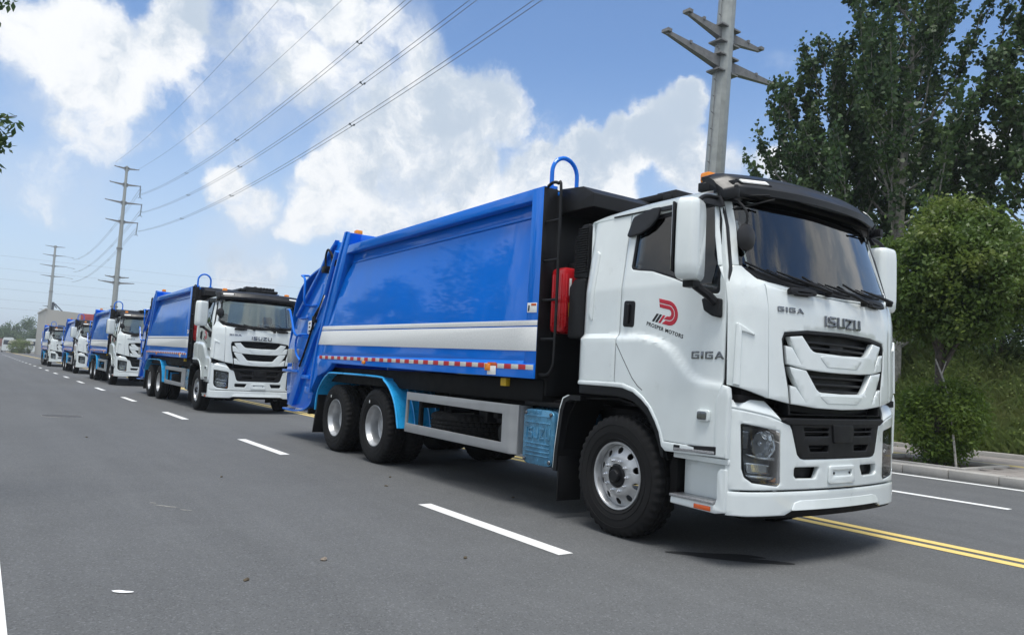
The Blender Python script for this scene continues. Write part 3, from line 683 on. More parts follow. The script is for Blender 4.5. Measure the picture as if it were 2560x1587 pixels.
    mouth = rnd([(-.648, 1.128), (-.575, .885), (-.535, .850), (.535, .850), (.575, .885), (.648, 1.128)], [.01, .03, .04, .04, .03, .01])
    slots = []
    for s in (-1, 1):
        slots += [[(s * a, b) for a, b in rnd([(.505, 1.098), (.185, 1.098), (.19, 1.072), (.498, 1.072)], .008)],
                  [(s * a, b) for a, b in rnd([(.495, 1.058), (.19, 1.058), (.19, 1.032), (.485, 1.032)], .008)],
                  [(s * a, b) for a, b in rnd([(.445, .955), (.19, .955), (.19, .905), (.415, .905)], .008)]]
    panel('grille_mask', [mouth] + slots, fmap, -.05, .004, M['black'], mo, .008, .06, .06)
    panel('grille_backing', [mouth], fmap, -.14, -.11, M['chassis'], mo, .004, .1)
    for z in (1.085, 1.045, .93): panel('slat', [[(-.50, z - .006), (.50, z - .006), (.50, z + .006), (-.50, z + .006)]], fmap, -.10, -.05, M['satin'], mo, .003, .1)
    panel('camera_cover', [rnd([(-.145, 1.125), (-.135, .985), (-.12, .975), (.12, .975), (.135, .985), (.145, 1.125)], .008)], fmap, .0, .02, M['black'], mo, .006, .1)
    panel('grille_brow', [rnd([(-.755, 1.155), (-.665, 1.118), (.665, 1.118), (.755, 1.155), (.72, 1.175), (-.72, 1.175)], .01)], fmap, -.06, .012, M['black'], mo, .010, .06)
    panel('radiator_gap', [[(-.93, 1.14), (.93, 1.14), (.93, 1.42), (-.93, 1.42)]], fmap, -.24, -.20, M['chassis'], mo, .004, .1)
    for z in (1.20, 1.235): panel('slat', [[(-.70, z - .007), (.70, z - .007), (.70, z + .007), (-.70, z + .007)]], fmap, -.18, -.12, M['satin'], mo, .004, .1)
    # ---------------- sun visor with end lamps, roof beacons
    vz = empty('sun_visor', (0, 0, 0), 0, root)
    bm = bmesh.new(); rows = []
    prof = [(-.36, 3.165), (-.30, 3.185), (-.18, 3.190), (-.10, 3.175), (-.04, 3.135), (-.032, 3.118), (.050, 3.055), (.064, 3.03), (.058, 2.975), (.042, 2.945), (.02, 2.955), (.035, 3.03), (-.09, 3.12), (-.18, 3.16), (-.30, 3.15), (-.36, 3.13)]
    NY = 28
    for k in range(NY + 1):
        t = -1 + 2 * k / NY; y = 1.12 * t; a = abs(t)
        back = -.21 * a ** 2.6 - .05 * max(0, (a - .9) / .1) ** 2; drop = -.022 * a * a - .03 * max(0, (a - .92) / .08) ** 2
        lowcut = .03 * (1 - a ** 4)
        rows.append([bm.verts.new((x - .185 + (back if x > -.25 else back * .25), y, z + drop + (lowcut if z < 2.97 else 0) + .022)) for x, z in prof])
    for a, b in zip(rows, rows[1:]):
        for j in range(len(prof)): bm.faces.new((a[j], a[(j + 1) % len(prof)], b[(j + 1) % len(prof)], b[j]))
    for rw in (rows[0], rows[-1]):
        n_ = len(prof)
        for j_ in range(7): bm.faces.new((rw[j_], rw[j_ + 1], rw[n_ - 2 - j_], rw[n_ - 1 - j_]))
    finish(bm, 'visor_blade', M['visor'], vz, ang=28)
    def vpt(t_, x, z):
        a_ = abs(t_); bk = -.21 * a_ ** 2.6 - .05 * max(0, (a_ - .9) / .1) ** 2; dr = -.022 * a_ * a_ - .03 * max(0, (a_ - .92) / .08) ** 2
        return Vector((x - .185 + (bk if x > -.25 else bk * .25), 1.12 * t_, z + dr + .022))
    for s in (-1, 1):
        for nm_, ta, tb, ua, ub, off, ma_ in (('end_lamp', .64, .90, .12, .92, .010, M['black']), ('lamp_lens', .66, .88, .24, .80, .017, M['paper'])):
            bm = bmesh.new(); fr_, bk_ = [], []
            for tt, uu in ((ta, ua), (tb, ua), (tb, ub), (ta, ub)):
                p_ = vpt(s * tt, -.032 + .082 * uu, 3.118 - .063 * uu); q_ = Vector((.6, s * .25, .75)).normalized() * off
                fr_.append(bm.verts.new(p_ + q_)); bk_.append(bm.verts.new(p_ - q_))
            bm.faces.new(fr_); bm.faces.new(bk_)
            for k_ in range(4): bm.faces.new((fr_[k_], fr_[(k_ + 1) % 4], bk_[(k_ + 1) % 4], bk_[k_]))
            bmesh.ops.bevel(bm, geom=bm.edges[:], offset=.006, segments=2, affect='EDGES'); finish(bm, nm_, ma_, vz)
        boxes('visor_bracket', [((-.42, s * 1.09 - .03, 2.93), (-.26, s * 1.09 + .03, 3.01)), ((-.45, s * 1.03 - .03, 3.02), (-.33, s * 1.03 + .03, 3.10))], M['black'], vz, .01)
        tubes('visor_stay', [[(-.36, s * 1.06, 2.965), (-.17, s * .80, 2.985)], [(-.37, s * 1.02, 2.86), (-.18, s * .72, 2.965)]], .008, M['black'], vz)
        bc = box('beacon_light', (-.84, s * .84 - .06, 3.185), (-.73, s * .84 + .06, 3.285), M['amber'], root, .025)
        box('beacon_base', (-.85, s * .84 - .065, 3.11), (-.72, s * .84 + .065, 3.19), M['black'], bc, .008)
    boxes('visor_gap_filler', [((-.55, -1.06, 2.985), (-.30, 1.06, 3.06))], M['black'], vz, .02)  # black filler added to darken the gap between visor and windscreen top
    # round kerb mirror hung under the visor's right end
    km = empty('kerb_mirror', (0, 0, 0), 0, root)
    tube('mirror_arm', [(-.42, -1.08, 2.94), (-.28, -1.06, 2.90), (-.20, -1.05, 2.80), (-.20, -1.05, 2.68)], .011, M['black'], km, 8, 4)
    bm = bmesh.new(); lathe_into(bm, [(.0005, -.035), (.05, -.03), (.085, -.012), (.09, .004), (.08, .012), (.0005, .014)], 24)
    for v in bm.verts: v.co.z *= 1.25
    bmesh.ops.rotate(bm, verts=bm.verts, cent=(0, 0, 0), matrix=Matrix.Rotation(1.35, 3, 'Z'))
    bmesh.ops.translate(bm, verts=bm.verts, vec=(-.20, -1.05, 2.60)); finish(bm, 'mirror_head', M['ink'], km)
    # side mirrors
    for s in (-1, 1):
        mr = empty('side_mirror', (0, 0, 0), 0, root)
        bm = bmesh.new(); out_ = rnd([(-.155, -.075), (.155, -.09), (.155, .06), (.10, .10), (-.10, .10), (-.155, .06)], [.03, .03, .06, .07, .07, .06], 5)
        lv = [(-.335, .62), (-.33, .80), (-.315, .90), (-.29, .97), (-.2, 1.0), (0., 1.0), (.2, .985), (.26, .96), (.295, .90), (.31, .80), (.315, .60)]
        rings = [[bm.verts.new((b * sc_ * -1. * -1., a * sc_, z)) for a, b in out_] for z, sc_ in lv]
        for A, Bq in zip(rings, rings[1:]):
            for k in range(len(out_)): bm.faces.new((A[k], A[(k + 1) % len(out_)], Bq[(k + 1) % len(out_)], Bq[k]))
        bm.faces.new(rings[0]); bm.faces.new(rings[-1])
        mtx = Matrix.Translation((-.42, s * (1.46 if s < 0 else 1.40), 2.555)) @ Matrix.Rotation(s * -.42 + (.0 if s < 0 else .44), 4, 'Z')
        for v in bm.verts: v.co = mtx @ v.co
        finish(bm, 'mirror_shell', M['white'], mr, ang=40)
        bm = bmesh.new(); box_into(bm, (-.105, -.15, -.28), (-.085, .15, .28), .02, mtx=mtx); finish(bm, 'mirror_frame', M['black'], mr)
        bm = bmesh.new(); box_into(bm, (-.112, -.13, -.26), (-.103, .13, .26), .004, mtx=mtx); finish(bm, 'mirror_glass', M['mirror'], mr)
        tube('mirror_arm', [(-.42, s * 1.42, 2.24), (-.42, s * 1.40, 2.20), (-.36, s * 1.30, 2.12), (-.33, s * 1.24, 2.06)], [.035, .04, .045, .05][0], M['black'], mr, 8, 4)
        box('arm_clamp', (-.48, s * 1.38, 2.17), (-.37, s * 1.47, 2.235), M['black'], mr, .01)
        tube('upper_stay', [(-.40, s * 1.42, 2.86), (-.42, s * 1.30, 2.93), (-.44, s * 1.12, 2.95)], .018, M['black'], mr, 8, 4)
        br = rnd([(-.47, 2.10), (-.40, 2.115), (-.28, 2.09), (-.275, 1.935), (-.36, 1.955), (-.44, 2.0)], [.02, .03, .015, .02, .04, .03])
        panel('mirror_mount', [br], smap_f(s), .0, .055, M['black'], mr, .018, .05, .05)
    # ---------------- chassis
    ch = empty('chassis', (0, 0, 0), 0, root)
    boxes('frame_rail', [((-9.2, -.45, .80), (-.4, -.36, 1.10)), ((-9.2, .36, .80), (-.4, .45, 1.10))], M['chassis'], ch)
    boxes('cross_member', [((x, -.40, .84), (x + .12, .40, 1.06)) for x in (-8.9, -7.45, -6.0, -4.4, -3.0, -.8)], M['chassis'], ch)
    boxes('engine', [((-2.0, -.40, .55), (-.55, .40, 1.30)), ((-2.6, -.30, .6), (-2.0, .30, 1.0))], M['chassis'], ch, .06)
    tubes('axle', [[(-1.4335, -1.0, .54), (-1.4335, 1.0, .54)], [(-6.64, -1.0, .545), (-6.64, 1.0, .545)], [(-8.17, -1.0, .545), (-8.17, 1.0, .545)]], .09, M['chassis'], ch, 12)
    boxes('tank_and_shade_filler', [((-5.55, .5, .30), (-3.1, 1.05, .95)), ((-3.0, -.35, .32), (-2.1, .9, .6)), ((-7.2, -.3, .35), (-5.7, .3, .8)), ((-3.75, -.95, .98), (-3.1, -.55, 1.12)), ((-2.95, -.95, 1.08), (-2.35, -.5, 1.16))], M['chassis'], ch, .05)  # tanks plus added low dark boxes, hiding the lit road in place of shade
    boxes('sub_frame', [((-9.0, -1.1, 1.12), (-2.72, 1.1, 1.36))], M['chassis'], ch)
    tubes('hose', [[(-5.05, -.85, .6), (-5.1, -.9, .95), (-5.0, -.92, 1.15), (-4.85, -.8, 1.25)], [(-4.95, -.85, .7), (-4.98, -.9, 1.0), (-4.85, -.9, 1.15), (-4.7, -.8, 1.2)],
                   [(-3.45, -.85, .7), (-3.48, -.9, 1.05), (-3.38, -.95, 1.2), (-3.2, -.85, 1.27)], [(-3.3, -.85, .8), (-3.3, -.9, 1.05), (-3.18, -.9, 1.12), (-3.05, -.8, 1.15)]], .022, M['rubber'], ch, 8, 5)
    boxes('valve_block', [((-4.45, -.78, .78), (-4.25, -.62, 1.02)), ((-4.05, -.78, .80), (-3.85, -.6, 1.0))], M['satin'], ch, .02)
    bm = bmesh.new(); lathe_into(bm, [(.0005, -.06), (.06, -.07), (.12, -.05), (.135, .0), (.135, .2), (.0005, .21)], 24)
    bmesh.ops.translate(bm, verts=bm.verts, vec=(-3.55, -.95, .72)); finish(bm, 'air_drum', M['satin'], ch)
    sp = empty('spare_wheel', (-4.85, -.62, .72), 0, root); sp.rotation_euler = (math.pi / 2, 0, 0)
    link('tyre', TYRE, None, sp); r2 = link('rim', RIM_F, None, sp); r2.rotation_euler = (0, 0, math.pi)
    for x, y in ((-8.17, 0), (-6.64, 0)):
        for s in (-1, 1):
            wheel(root, 'rear_wheel', x, s * 1.075, s, RIM_R); wheel(root, 'inner_wheel', x, s * .74, s, RIM_R)
    for s in (-1, 1): wheel(root, 'front_wheel', -1.4335, s * 1.075, s, RIM_F, True)
    # red paper tag on the tyre shoulders
    for x in (-8.17, -6.64): box('tyre_tag', (x - .17, -1.2245, .865), (x - .145, -1.2205, .905), M['paper'], root, .0005)
    # rear mudguards
    fp = [(-8.96, .62), (-8.93, .84), (-8.84, 1.0), (-8.66, 1.15), (-8.48, 1.235), (-8.25, 1.27), (-6.52, 1.265), (-6.28, 1.215), (-6.10, 1.12), (-5.95, .98), (-5.85, .82), (-5.79, .66), (-5.76, .58)]
    for s in (-1, 1):
        fd = strip('rear_mudguard', curve_pts([(a, 0, b) for a, b in fp], 4) and [(p.x, p.z) for p in curve_pts([(a, 0, b) for a, b in fp], 4)], s * .55, s * 1.25, .014, M['cyan'], root)
        P2 = [(p.x, p.z) for p in curve_pts([(a, 0, b) for a, b in fp], 4)]
        bm = bmesh.new(); tube_into(bm, [(a, s * 1.25, b) for a, b in P2], .016, 8); finish(bm, 'guard_edge', M['cyan'], fd)
        # ribs pressed across the front face
        for yy in (.62, .74, .86, .98):
            bm = bmesh.new(); tube_into(bm, [(a + .012, s * yy, b + .006) for a, b in P2[-22:]], .010, 6); finish(bm, 'guard_rib', M['cyan'], fd)
        prism('mud_flap', [(-8.90, .95), (-8.93, .84), (-9.07, .22), (-9.05, .22), (-8.90, .60)], s * .58, s * 1.235, M['rubber'], fd, .003)
    # side guards
    for s in (-1, 1):
        go = [(-5.62, .555), (-5.60, 1.09), (-3.035, 1.075), (-3.035, .54)]
        gi = [(-5.575, .67), (-5.565, .985), (-3.275, .965), (-3.275, .648)]
        sg = panel('side_guard', [go, gi], lambda u, v, w: Vector((u - (0 if u < -3.05 else 0), s * (1.19 + w - (.05 * sstep(-3.16, -3.03, u) ** 2)), v)), 0, .035, M['alu'], root, .006, [-3.16, -3.13, -3.10, -3.07, -3.05])
        box('guard_return', (-3.07, s * .98, .545), (-3.035, s * 1.15, 1.07), M['alu'], sg, .008)
        boxes('guard_stay', [((-5.3, s * .5, .9), (-5.22, s * 1.19, .98)), ((-3.5, s * .5, .9), (-3.42, s * 1.19, .98)), ((-5.3, s * 1.14, .60), (-5.24, s * 1.19, 1.04))], M['chassis'], sg)
    # fuel tank with its protective film (right), battery box (left)
    tk = box('fuel_tank', (-2.94, -1.15, .46), (-2.37, -.50, 1.07), M['film'], root, .09)
    fm = lambda u, v, w: Vector((u, -1.15 - w, v))
    panel('end_plate', [rnd([(-2.93, .475), (-2.40, .475), (-2.40, 1.055), (-2.93, 1.055)], .11, 6)], fm, -.01, .03, M['film'], tk, .018)
    for z in (.985, .915, .70, .66, .615, .575): panel('pressed_line', [rnd([(-2.87, z - .008), (-2.46, z - .008), (-2.46, z + .008), (-2.87, z + .008)], .006)], fm, .024, .040, M['film'], tk, .006)
    panel('pressed_name', word('ISUZU', -2.87, .745, .42, .12, .02, .2, .2, .22), fm, .024, .038, M['film'], tk, .004)
    panel('pressed_code', word('ISU', -2.72, 1.005, .10, .035, .01, .25, .25, .3), fm, .024, .036, M['film'], tk, .002)
    for x, z in ((-2.88, 1.01), (-2.45, 1.01), (-2.88, .525), (-2.45, .525)): panel('plate_bolt', [ell(x, z, .022, .022, 12)], fm, .024, .042, M['dkchrome'], tk, .006)
    box('tank_shelf', (-2.98, -1.14, 1.085), (-2.33, -.45, 1.13), M['chassis'], tk, .01)
    boxes('battery_box', [((-2.95, .55, .50), (-2.35, 1.17, 1.05))], M['satin'], root, .03)
    # ---------------- refuse body
    bd = empty('refuse_body', (0, 0, 0), 0, root)
    def stripe_z(x, zf, zr): return zf + (zr - zf) * (x + 2.67) / (-6.3)
    POST_R = [(-8.10, 3.62), (-8.33, 3.20), (-8.62, 2.62), (-8.87, 2.10), (-9.05, 1.74), (-9.15, 1.40), (-9.28, .90)]
    POST_F = [(-7.93, 3.58), (-8.10, 3.10), (-8.38, 2.55), (-8.63, 2.09), (-8.80, 1.74), (-8.88, 1.50), (-8.80, 1.40)]
    def xr(z): return lin(z, [(b, a) for a, b in reversed(POST_F)])
    def by(x, z):
        t = max(0., (z - 1.98) / 1.17); return 1.243 - .105 * t ** 1.6
    for s in (-1, 1):
        bmp = lambda u, v, w, s=s: Vector((u, s * (by(u, v) + w), v))
        wall = [(-2.88, 1.56), (-2.88, 3.16), (-7.95, 3.11), (-8.22, 2.86), (-8.40, 2.50), (-8.65, 2.05), (-8.82, 1.70), (-8.86, 1.56)]
        panel('side_wall', [wall], bmp, -.03, 0, M['blue'], bd, .004, .5, .06, ang=50)
        fl = lambda u, v, w, s=s: Vector((u, s * (1.243 + w), v))
        panel('front_post', [[(-2.885, 1.375), (-2.675, 1.37), (-2.675, 3.43), (-2.885, 3.43)]], fl, -.16, .002, M['blue'], bd, .008)
        # top channel: proud rail, recessed web
        panel('top_rail', [[(-2.88, 3.30), (-2.88, 3.43), (-7.98, 3.385), (-8.06, 3.25)]], fl, -.13, .0, M['blue'], bd, .008, .6)
        panel('rail_web', [[(-2.88, 3.12), (-2.88, 3.31), (-8.1, 3.26), (-8.1, 3.08)]], fl, -.19, -.135, M['blue'], bd, .004, .6)
        panel('rail_bead', [[(-2.88, 3.135), (-2.88, 3.165), (-7.93, 3.115), (-7.95, 3.085)]], lambda u, v, w, s=s: Vector((u, s * (1.143 + w), v)), -.02, .018, M['blue'], bd, .008, .6)
        # lower beam with a sloping ledge on top
        def beam(u, v, w, s=s): 
            t = max(0., min(1., (v - 1.52) / .06)); return Vector((u, s * (1.262 + w - .03 * t), v))
        panel('lower_beam', [[(-2.89, 1.585), (-2.89, 1.525), (-2.68, 1.525), (-2.68, 1.37), (-4.72, 1.385), (-8.30, 1.43), (-8.52, 1.30), (-8.92, 1.20), (-9.02, 1.56), (-8.84, 1.60)]], beam, -.10, .0, M['blue'], bd, .004, .6, [1.52, 1.55, 1.58])
        # stripes, tape
        st1 = [(-2.677, 1.988), (-2.677, 1.932), (-8.935, 1.992), (-8.902, 2.058)]
        st2 = [(-2.677, 1.918), (-2.677, 1.662), (-9.035, 1.742), (-8.945, 1.976)]
        panel('white_stripe', [st1], lambda u, v, w, s=s: Vector((u, s * (max(by(u, v), 1.243) + w), v)), .004, .007, M['paper'], bd, .0008, .6)
        panel('white_stripe', [st2], lambda u, v, w, s=s: Vector((u, s * (1.243 + w), v)), .004, .007, M['paper'], bd, .0008, .6)
        tp = empty('reflective_tape', (0, 0, 0), 0, root)
        NT = 46
        for k in range(NT):
            xa, xb = -2.69 - 6.2 * k / NT, -2.69 - 6.2 * (k + 1) / NT
            zl = lambda x: 1.462 + .006 * (-2.69 - x); 
            t_ = .053
            panel('tape_piece', [[(xa, zl(xa)), (xb, zl(xb)), (xb, zl(xb) + t_), (xa, zl(xa) + t_)]], fl, .021, .023, M['tapered'] if k % 2 else M['tapewhite'], tp, .0004)
        # slanted rear post
        post = POST_R + list(reversed(POST_F))
        panel('rear_post', [post], fl, -.20, .003, M['blue'], bd, .010)
        panel('post_flange', [[(a - .05, b) for a, b in POST_R] + [(a + .03, b) for a, b in reversed(POST_R)]], fl, -.05, .02, M['blue'], bd, .006)
        box('side_reflector', (-3.60, s * 1.262, 1.435), (-3.50, s * 1.286, 1.515), M['amber'], bd, .008)
        panel('plate_sticker', [[(-3.56, 1.39), (-3.385, 1.39), (-3.385, 1.49), (-3.56, 1.49)]], fl, .024, .027, M['paper'], bd, .0005)
        panel('plate_sticker', [[(-3.56, 1.492), (-3.385, 1.492), (-3.385, 1.53), (-3.56, 1.53)]], fl, .024, .027, M['orange'], bd, .0005)
        panel('warning_sticker', [[(-2.87, 2.075), (-2.70, 2.07), (-2.70, 2.175), (-2.87, 2.18)]], fl, .003, .006, M['paper'], bd, .0005)
        panel('sticker_print', [[(-2.80, 2.145), (-2.71, 2.142), (-2.71, 2.168), (-2.80, 2.171)]], fl, .006, .0075, M['orange'], bd, .0004)
        panel('sticker_print', [[(-2.855, 2.09), (-2.83, 2.09), (-2.825, 2.15), (-2.85, 2.155)]], fl, .006, .0075, M['ink'], bd, .0004)
        box('marker_lamp', (-7.05, s * 1.262, 1.44), (-6.95, s * 1.288, 1.49), M['amber'], bd, .01)
        box('junction_box', (-3.44, s * 1.10, 1.27), (-3.33, s * 1.16, 1.36), M['yellow'], bd, .006)
    boxes('roof_plate', [((-8.0, -1.13, 3.36), (-2.68, 1.13, 3.40))], M['blue'], bd, .01)
    box('front_bulkhead', (-2.74, -1.08, 1.20), (-2.69, 1.08, 3.42), M['satin'], bd, .006)
    boxes('front_edge', [((-2.70, -1.243, 1.37), (-2.672, -1.06, 3.42)), ((-2.70, 1.06, 1.37), (-2.672, 1.243, 3.42))], M['satin'], bd, .003)
    prism('front_hood', rnd([(-2.70, 3.16), (-2.70, 3.435), (-2.30, 3.40), (-2.12, 3.30), (-2.12, 3.16)], .01), -1.02, 1.02, M['satin'], bd)
    boxes('ram_cover', [((-2.9, -.10, 3.38), (-2.05, 1.0, 3.46)), ((-2.3, .05, 3.30), (-2.0, .5, 3.52)), ((-2.45, .35, 3.4), (-2.2, .42, 3.56))], M['satin'], bd, .02)
    boxes('hydraulic_valves', [((-2.5, .55 + .09 * k, 3.42), (-2.3, .61 + .09 * k, 3.56)) for k in range(5)], M['satin'], bd, .01)
    hp = [(-2.74, -1.10, 3.43), (-2.74, -1.10, 3.58)] + [(-2.74, -.925 - .175 * math.cos(math.pi * k / 14), 3.62 + .185 * math.sin(math.pi * k / 14)) for k in range(15)] + [(-2.74, -.75, 3.58), (-2.74, -.75, 3.43)]
    ho = tube('roof_hoop', hp, .024, M['blue'], root, 10)
    boxes('hoop_foot', [((-2.79, -1.15, 3.425), (-2.69, -1.05, 3.46)), ((-2.79, -.80, 3.425), (-2.69, -.70, 3.46))], M['blue'], ho, .006)
    ld = empty('ladder', (0, 0, 0), 0, root)
    tube('ladder_rail', [(-2.665, -1.20, 3.43), (-2.58, -1.20, 3.455), (-2.49, -1.20, 3.43), (-2.44, -1.20, 3.34), (-2.43, -1.20, 2.4), (-2.43, -1.20, 1.64), (-2.45, -1.20, 1.50), (-2.52, -1.20, 1.425), (-2.665, -1.20, 1.415)], .017, M['satin'], ld, 8, 4)
    for z in (3.04, 2.62, 2.20, 1.79): tube('rung', [(-2.43, -1.20, z), (-2.665, -1.20, z)], .015, M['satin'], ld)
    # red locker with a yellow notice
    rb = box('tool_locker', (-2.64, -1.13, 1.86), (-2.40, -.66, 2.55), M['red'], root, .05)
    for lo_, hi_ in (((-2.405, -1.11, 1.92), (-2.385, -1.08, 2.48)), ((-2.405, -.74, 1.92), (-2.385, -.70, 2.48)), ((-2.60, -1.14, 1.92), (-2.57, -1.125, 2.48)), ((-2.47, -1.14, 1.92), (-2.44, -1.125, 2.48))): box('locker_rib', lo_, hi_, M['red'], rb, .008)
    box('yellow_notice', (-2.403, -1.06, 2.03), (-2.396, -.96, 2.18), M['yellow'], rb, .001)
    box('white_notice', (-2.403, -1.065, 2.25), (-2.383, -1.045, 2.43), M['paper'], rb, .001)
    box('locker_cap', (-2.57, -.95, 2.55), (-2.47, -.85, 2.62), M['satin'], rb, .01)
    # air intake stack behind the cab
    ai = empty('air_intake', (0, 0, 0), 0, root)
    prism('intake_head', rnd([(-2.30, 2.42), (-2.29, 2.78), (-2.25, 2.90), (-2.18, 2.965), (-2.08, 2.965), (-2.08, 2.40)], [.03, .1, .08, .06, .02, .02]), -1.10, -.84, M['black'], ai, .02)
    for k in range(19):
        z = 2.47 + .0245 * k; box('intake_louvre', (-2.265 if z < 2.84 else -2.225, -1.118, z), (-2.09, -1.09, z + .014), M['satin'], ai, .004)
    prism('intake_duct', rnd([(-2.34, 1.80), (-2.34, 2.33), (-2.26, 2.41), (-2.09, 2.41), (-2.09, 1.80)], .04), -1.115, -.80, M['black'], ai, .02)
    tubes('air_bellows', [[(-2.17, -.9, z), (-2.17, -.9, z + .02)] for z in [1.35 + .045 * k for k in range(8)]], .085, M['rubber'], ai, 14)
    # ---------------- tailgate
    tg = empty('tailgate', (0, 0, 0), 0, root)
    shellp = [(-8.35, 3.50), (-8.9, 3.36), (-9.4, 3.20), (-9.90, 3.10), (-10.22, 3.01), (-10.58, 2.86), (-10.82, 2.62), (-10.93, 2.38), (-10.99, 2.05), (-11.06, 1.72), (-11.06, 1.26)]
    SP = [(p.x, p.z) for p in curve_pts([(a, 0, b) for a, b in shellp], 3)]
    strip('rear_shell', SP, -1.08, 1.08, .03, M['blue'], tg)
    scoop = [(p.x, p.z) for p in curve_pts([(-10.94, 0, .50), (-10.60, 0, .495), (-10.15, 0, .505), (-9.75, 0, .56), (-9.45, 0, .68), (-9.33, 0, .88), (-9.35, 0, 1.1)], 4)]
    strip('hopper_scoop', scoop, -1.17, 1.17, -.03, M['blue'], tg)
    for s in (-1, 1):
        tm = lambda u, v, w, s=s: Vector((u, s * (1.10 + w), v))
        plate = [(-8.40, 3.48), (-8.84, 3.56), (-9.29, 3.29), (-9.53, 3.08), (-10.60, 2.31), (-10.98, 1.75), (-11.04, 1.28), (-10.98, .90), (-10.90, .66), (-10.66, .57), (-10.15, .56), (-9.75, .60), (-9.46, .72), (-9.32, .95), (-9.15, 1.5), (-8.80, 2.3)]
        sp_ = panel('side_plate', [plate], tm, -.03, .0, M['blue'], tg, .006)
        edge = [(-8.82, 3.58), (-9.29, 3.31), (-9.53, 3.09), (-10.60, 2.32), (-10.56, 2.27), (-9.50, 3.03), (-9.26, 3.24), (-8.84, 3.50)]
        panel('edge_strip', [edge], tm, -.03, .055, M['blue'], tg, .006)
        arm = [(-9.50, 2.06), (-9.83, 1.90), (-10.22, 1.28), (-10.70, .60), (-10.55, .575), (-10.36, .62), (-9.98, 1.2), (-9.36, 1.95), (-9.06, 2.35)]
        panel('arm_beam', [[(-9.00, 2.62), (-9.30, 2.32), (-9.80, 1.88), (-10.22, 1.26), (-10.68, .60), (-10.40, .60), (-9.95, 1.22), (-9.45, 1.88), (-9.06, 2.20)]], tm, -.02, .075, M['blue'], tg, .008)
        panel('front_beam', [[(-8.22, 3.52), (-8.45, 3.46), (-9.05, 2.26), (-9.42, 1.50), (-9.52, .78), (-9.33, .78), (-9.22, 1.5), (-8.95, 2.1)]], tm, -.02, .085, M['blue'], tg, .008)
        box('cross_ledge', (-11.05, s * 1.09, 1.225), (-10.18, s * 1.19, 1.27), M['blue'], tg, .006)
        boxes('stiffener', [((-10.10, s * 1.09, 1.12), (-9.62, s * 1.17, 1.19)), ((-9.72, s * 1.10, .86), (-9.26, s * 1.19, .98))], M['blue'], tg, .006)
        tube('hydraulic_ram', [(-8.55, s * 1.205, 3.34), (-8.95, s * 1.205, 2.62)], .045, M['blue'], tg, 12)
        tube('ram_rod', [(-8.95, s * 1.205, 2.62), (-9.40, s * 1.19, 2.18)], .022, M['chrome'], tg, 8)
        tubes('hydraulic_hose', [[(-8.70, s * 1.2, 3.24), (-8.86, s * 1.21, 3.36), (-9.02, s * 1.2, 3.42), (-9.10, s * 1.2, 3.30), (-9.06, s * 1.2, 3.08)], [(-8.58, s * 1.2, 3.20), (-8.66, s * 1.2, 3.1), (-8.78, s * 1.2, 3.22), (-8.86, s * 1.2, 3.36)],
                                  [(-8.99, s * 1.215, 2.62), (-9.30, s * 1.21, 2.28), (-9.48, s * 1.2, 2.12), (-9.75, s * 1.2, 1.72), (-10.05, s * 1.2, 1.34)], [(-9.25, s * 1.2, 2.4), (-9.42, s * 1.22, 2.22), (-9.50, s * 1.2, 2.02)]], .019, M['rubber'], tg, 8, 4)
        boxes('hose_clamp', [((-9.50, s * 1.10, 2.14), (-9.36, s * 1.23, 2.26)), ((-9.22, s * 1.10, 3.02), (-9.06, s * 1.22, 3.14))], M['satin'], tg, .01)
        tube('handrail', [(-10.00, s * 1.12, 2.48), (-9.92, s * 1.24, 2.52), (-9.93, s * 1.25, 2.92), (-10.08, s * 1.24, 3.02), (-10.20, s * 1.22, 3.05), (-10.20, s * 1.08, 3.06)], .022, M['blue'], tg, 8, 4)
        tube('handrail', [(-10.30, s * 1.12, 1.92), (-10.28, s * 1.25, 1.94), (-10.50, s * 1.25, 2.20), (-10.64, s * 1.25, 2.38), (-10.72, s * 1.25, 2.42), (-10.90, s * 1.22, 2.43)], .022, M['blue'], tg, 8, 4)
        tube('handrail', [(-9.95, s * 1.13, 1.94), (-10.12, s * 1.22, 1.93), (-10.28, s * 1.22, 1.84), (-10.30, s * 1.2, 1.6), (-10.05, s * 1.2, 1.45)], .02, M['blue'], tg, 8, 4)
        boxes('bracket_bar', [((-10.05, s * 1.09, 2.46), (-9.6, s * 1.13, 2.49)), ((-10.5, s * 1.09, 2.24), (-10.0, s * 1.13, 2.27))], M['blue'], tg, .006)
        panel('safety_label', [[(-10.02, 1.94), (-9.84, 1.955), (-9.84, 2.20), (-10.02, 2.19)]], tm, .002, .004, M['paper'], tg, .0005)
        for z in (2.13, 2.06, 1.985): panel('label_print', [[(-9.97, z), (-9.89, z + .005), (-9.89, z + .035), (-9.97, z + .03)]], tm, .004, .0055, M['ink'], tg, .0004)
        cb = box('control_box', (-10.68, s * 1.09, 1.40), (-10.42, s * 1.235, 1.665), M['grey'], root, .012)
        for z, mm in ((1.61, 'red'), (1.55, 'ink'), (1.49, 'green'), (1.435, 'yellow')): box('push_button', (-10.70, s * 1.14, z - .018), (-10.675, s * 1.19, z + .018), M[mm], cb, .006)
        tube('conduit', [(-10.54, s * 1.16, 1.40), (-10.54, s * 1.16, 1.28)], .012, M['chrome'], cb)
        box('roof_beacon', (-8.30, s * .98 - .06, 3.60), (-8.18, s * .98 + .06, 3.70), M['amber'], tg, .02)
    boxes('top_beam', [((-8.35, -1.2, 3.44), (-8.0, 1.2, 3.60))], M['blue'], tg, .02)
    box('rear_bumper_bar', (-9.6, -1.15, .5), (-9.5, 1.15, .6), M['chassis'], tg, .01)
    return root

